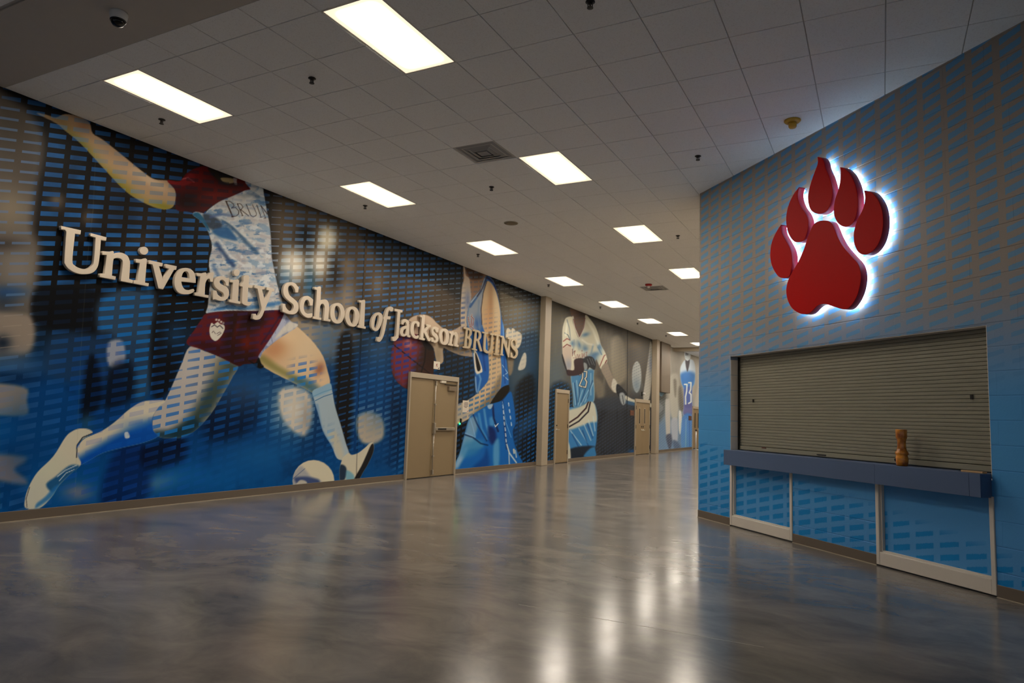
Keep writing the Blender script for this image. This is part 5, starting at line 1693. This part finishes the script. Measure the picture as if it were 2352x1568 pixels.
def W7(t):
    return [(1480 + float(a.split()[0]) / 5.225, 760 + float(a.split()[1]) / 5.225) for a in t.split(',')]


def paint_end(c):
    u, v, Y, Z = c.u, c.v, c.Y, c.Z
    n1 = fbm(Y * 0.6, Z * 0.7, 8)
    c.base[:] = np.array([176., 164., 150.]) * (0.85 + 0.3 * n1[:, None])
    c.put(sm(v, 900, 990) * 0.85, (104, 134, 168))
    c.op[:] = 0.2
    c.th[:] = 0.45
    c.bar[:] = (170, 166, 164)
    c.poly(W7('60 850, 240 740, 240 1000, 60 1200'), (96, 98, 98), 5, 0.8)
    c.poly(W7('160 860, 230 920, 160 1000'), (138, 138, 140), 2, 0.8)
    c.poly(W7('160 735, 240 735, 205 785'), (140, 168, 190), 1.5)
    c.poly(W7('250 860, 280 818, 305 850, 312 1200, 300 1270, 262 1260'), (196, 186, 178), 2)
    c.poly(W7('262 1250, 330 1240, 330 1350, 305 1420, 275 1350'), (76, 80, 100), 2.5, 0.9)
    c.poly(W7('290 560, 400 520, 420 780, 395 1060, 320 1020, 300 800'), (198, 188, 174), 4, 0.9)
    c.poly(W7('350 590, 385 600, 380 780, 362 760'), (120, 108, 96), 3, 0.7)
    c.poly(W7('320 1070, 400 1060, 400 1310, 360 1330, 330 1280'), (186, 184, 190), 3, 0.9)
    c.poly(W7('345 1310, 400 1330, 430 1400, 360 1410'), (88, 104, 132), 3, 0.9)
    c.poly(W7('410 700, 440 680, 480 900, 450 960, 415 900'), (112, 102, 92), 4, 0.8)
    c.poly(W7('413 980, 430 955, 445 985, 455 1120, 445 1180, 430 1240, 415 1180'), (226, 222, 216), 1.4)
    pl = c.poly(W7('432 440, 465 370, 500 340, 545 335, 590 355, 612 430, 610 560, 600 640, 575 690, 575 900, 572 1010, 470 1010, 474 900, 470 700, 445 630, 430 540'), (214, 218, 224), 1.5)
    c.poly(W7('430 520, 520 480, 612 520, 600 640, 560 700, 480 700, 440 630'), (62, 122, 190), 6, 0.9, pl)
    c.poly(W7('470 700, 575 680, 575 900, 472 900'), (86, 104, 170), 3, 0.9, pl)
    c.poly(W7('470 890, 575 880, 572 1010, 470 1010'), (112, 108, 156), 2, 0.9, pl)
    c.poly(W7('492 345, 545 345, 516 490'), (74, 66, 76), 1.5)
    c.poly(W7('485 250, 550 248, 552 320, 520 358, 488 330'), (228, 228, 230), 1.4)
    for x in (498, 510, 522):
        c.line(W7('%d 262, %d 290' % (x, x)), 1.4, (60, 60, 66), 0.8)
    for st in ('482 640, 512 640, 508 720, 494 790, 496 875', '532 620, 560 618, 556 700, 540 740, 560 760, 560 850, 532 868'):
        c.line(W7(st), 3.2, (226, 222, 214), 1.0, None, 0.8)
    c.poly(W7('455 1040, 575 1020, 570 1400, 450 1405'), (88, 142, 206), 3, 0.9)
    c.line(W7('500 1060, 495 1390'), 2, (140, 182, 224), 0.7, None, 1.2)
    c.line(W7('540 1060, 545 1390'), 2, (52, 104, 176), 0.7, None, 1.2)
    c.poly(W7('600 300, 700 300, 700 900, 600 900, 640 600'), (206, 194, 180), 4, 0.8)
    c.bars(pl, 0.0)


GAIN = 0.74


def delight(Y, Z):
    """print colours are the photograph's with the warm fall-off of the room's lamps divided out, the shade near the ceiling left in"""
    fy = np.interp(Y, [4.0, 5.5, 7, 9, 11, 14, 20, 40], [0.38, 0.44, 0.465, 0.515, 0.53, 0.56, 0.59, 0.58])
    fz = np.interp(Z, [0.3, 0.8, 1.4, 2.0, 2.6, 3.2, 3.8], [0.77, 0.86, 0.93, 1.0, 1.08, 1.14, 1.18])
    return (GAIN / (fy * fz))[:, None] * np.array([0.88, 1.0, 1.08])


def mural(ya, yb, nc, nr, paint, label):
    ys = np.linspace(ya, yb, 4000)
    um, _ = proj(np.stack([np.zeros_like(ys), ys, np.full_like(ys, 2.3)], 1))
    Yc = np.interp(np.linspace(um[0], um[-1], nc), um, ys)
    Zc = np.linspace(0.10, H - 0.003, nr)
    Yg, Zg = np.meshgrid(Yc, Zc)
    c = Canvas(Yg.ravel(), Zg.ravel())
    paint(c)
    nv = nc * nr
    co = np.zeros((nv, 3), np.float32)
    co[:, 0], co[:, 1], co[:, 2] = c.Y, c.Z, 0.0
    idx = np.arange(nv).reshape(nr, nc)
    q = np.stack([idx[:-1, :-1], idx[:-1, 1:], idx[1:, 1:], idx[1:, :-1]], -1).reshape(-1, 4)
    me = bpy.data.meshes.new('mural_panel')
    me.vertices.add(nv)
    me.vertices.foreach_set('co', co.ravel())
    me.loops.add(q.size)
    me.loops.foreach_set('vertex_index', q.ravel().astype(np.int32))
    me.polygons.add(len(q))
    me.polygons.foreach_set('loop_start', np.arange(0, q.size, 4, dtype=np.int32))
    me.update(calc_edges=True)
    g = delight(c.Y, c.Z)
    c.base[:] = 255 * (np.clip(c.base, 0, 255) / 255) ** 1.12
    c.bar[:] = 255 * (np.clip(c.bar, 0, 255) / 255) ** 1.08
    pic = np.ones((nv, 4), np.float32)
    pic[:, :3] = np.clip(lin(np.clip(c.base, 0, 255)) * g, 0.0012, 0.85)
    pic[:, 3] = c.th
    br = np.ones((nv, 4), np.float32)
    br[:, :3] = np.clip(lin(np.clip(c.bar, 0, 255)) * g, 0.0012, 0.85)
    br[:, 3] = c.op
    for nm, arr in (('picture', pic), ('bars', br)):
        at = me.color_attributes.new(nm, 'FLOAT_COLOR', 'POINT')
        at.data.foreach_set('color', arr.ravel())
    me.materials.append(M_MURAL)
    o = bpy.data.objects.new('mural_panel', me)
    COL.objects.link(o)
    o.parent = wl
    o.matrix_local = LF
    return tag(o, label)


def paint_plain(c):
    c.base[:] = np.array([30., 26., 22.]) * (0.7 + 0.6 * fbm(c.Y, c.Z, 3)[:, None])
    c.put(1 - sm(c.Z, 0.8, 2.2), (4, 66, 114))
    c.put(sm(c.Y, 3.0, 3.7) * sm(c.Z, 1.4, 2.2), (100, 88, 74))
    c.op[:] = 0.7


mural(-2.0, 3.74, 60, 60, paint_plain, 'printed dark and blue blurred ground')
mural(3.74, 17.51, 980, 430, paint_main, 'printed soccer and basketball players with slanted blue bars')
mural(17.93, 28.35, 260, 300, paint_bat, 'printed baseball batter in cream and blue')
mural(28.79, YEND, 180, 240, paint_end, 'printed football player numbered 73 in blue')
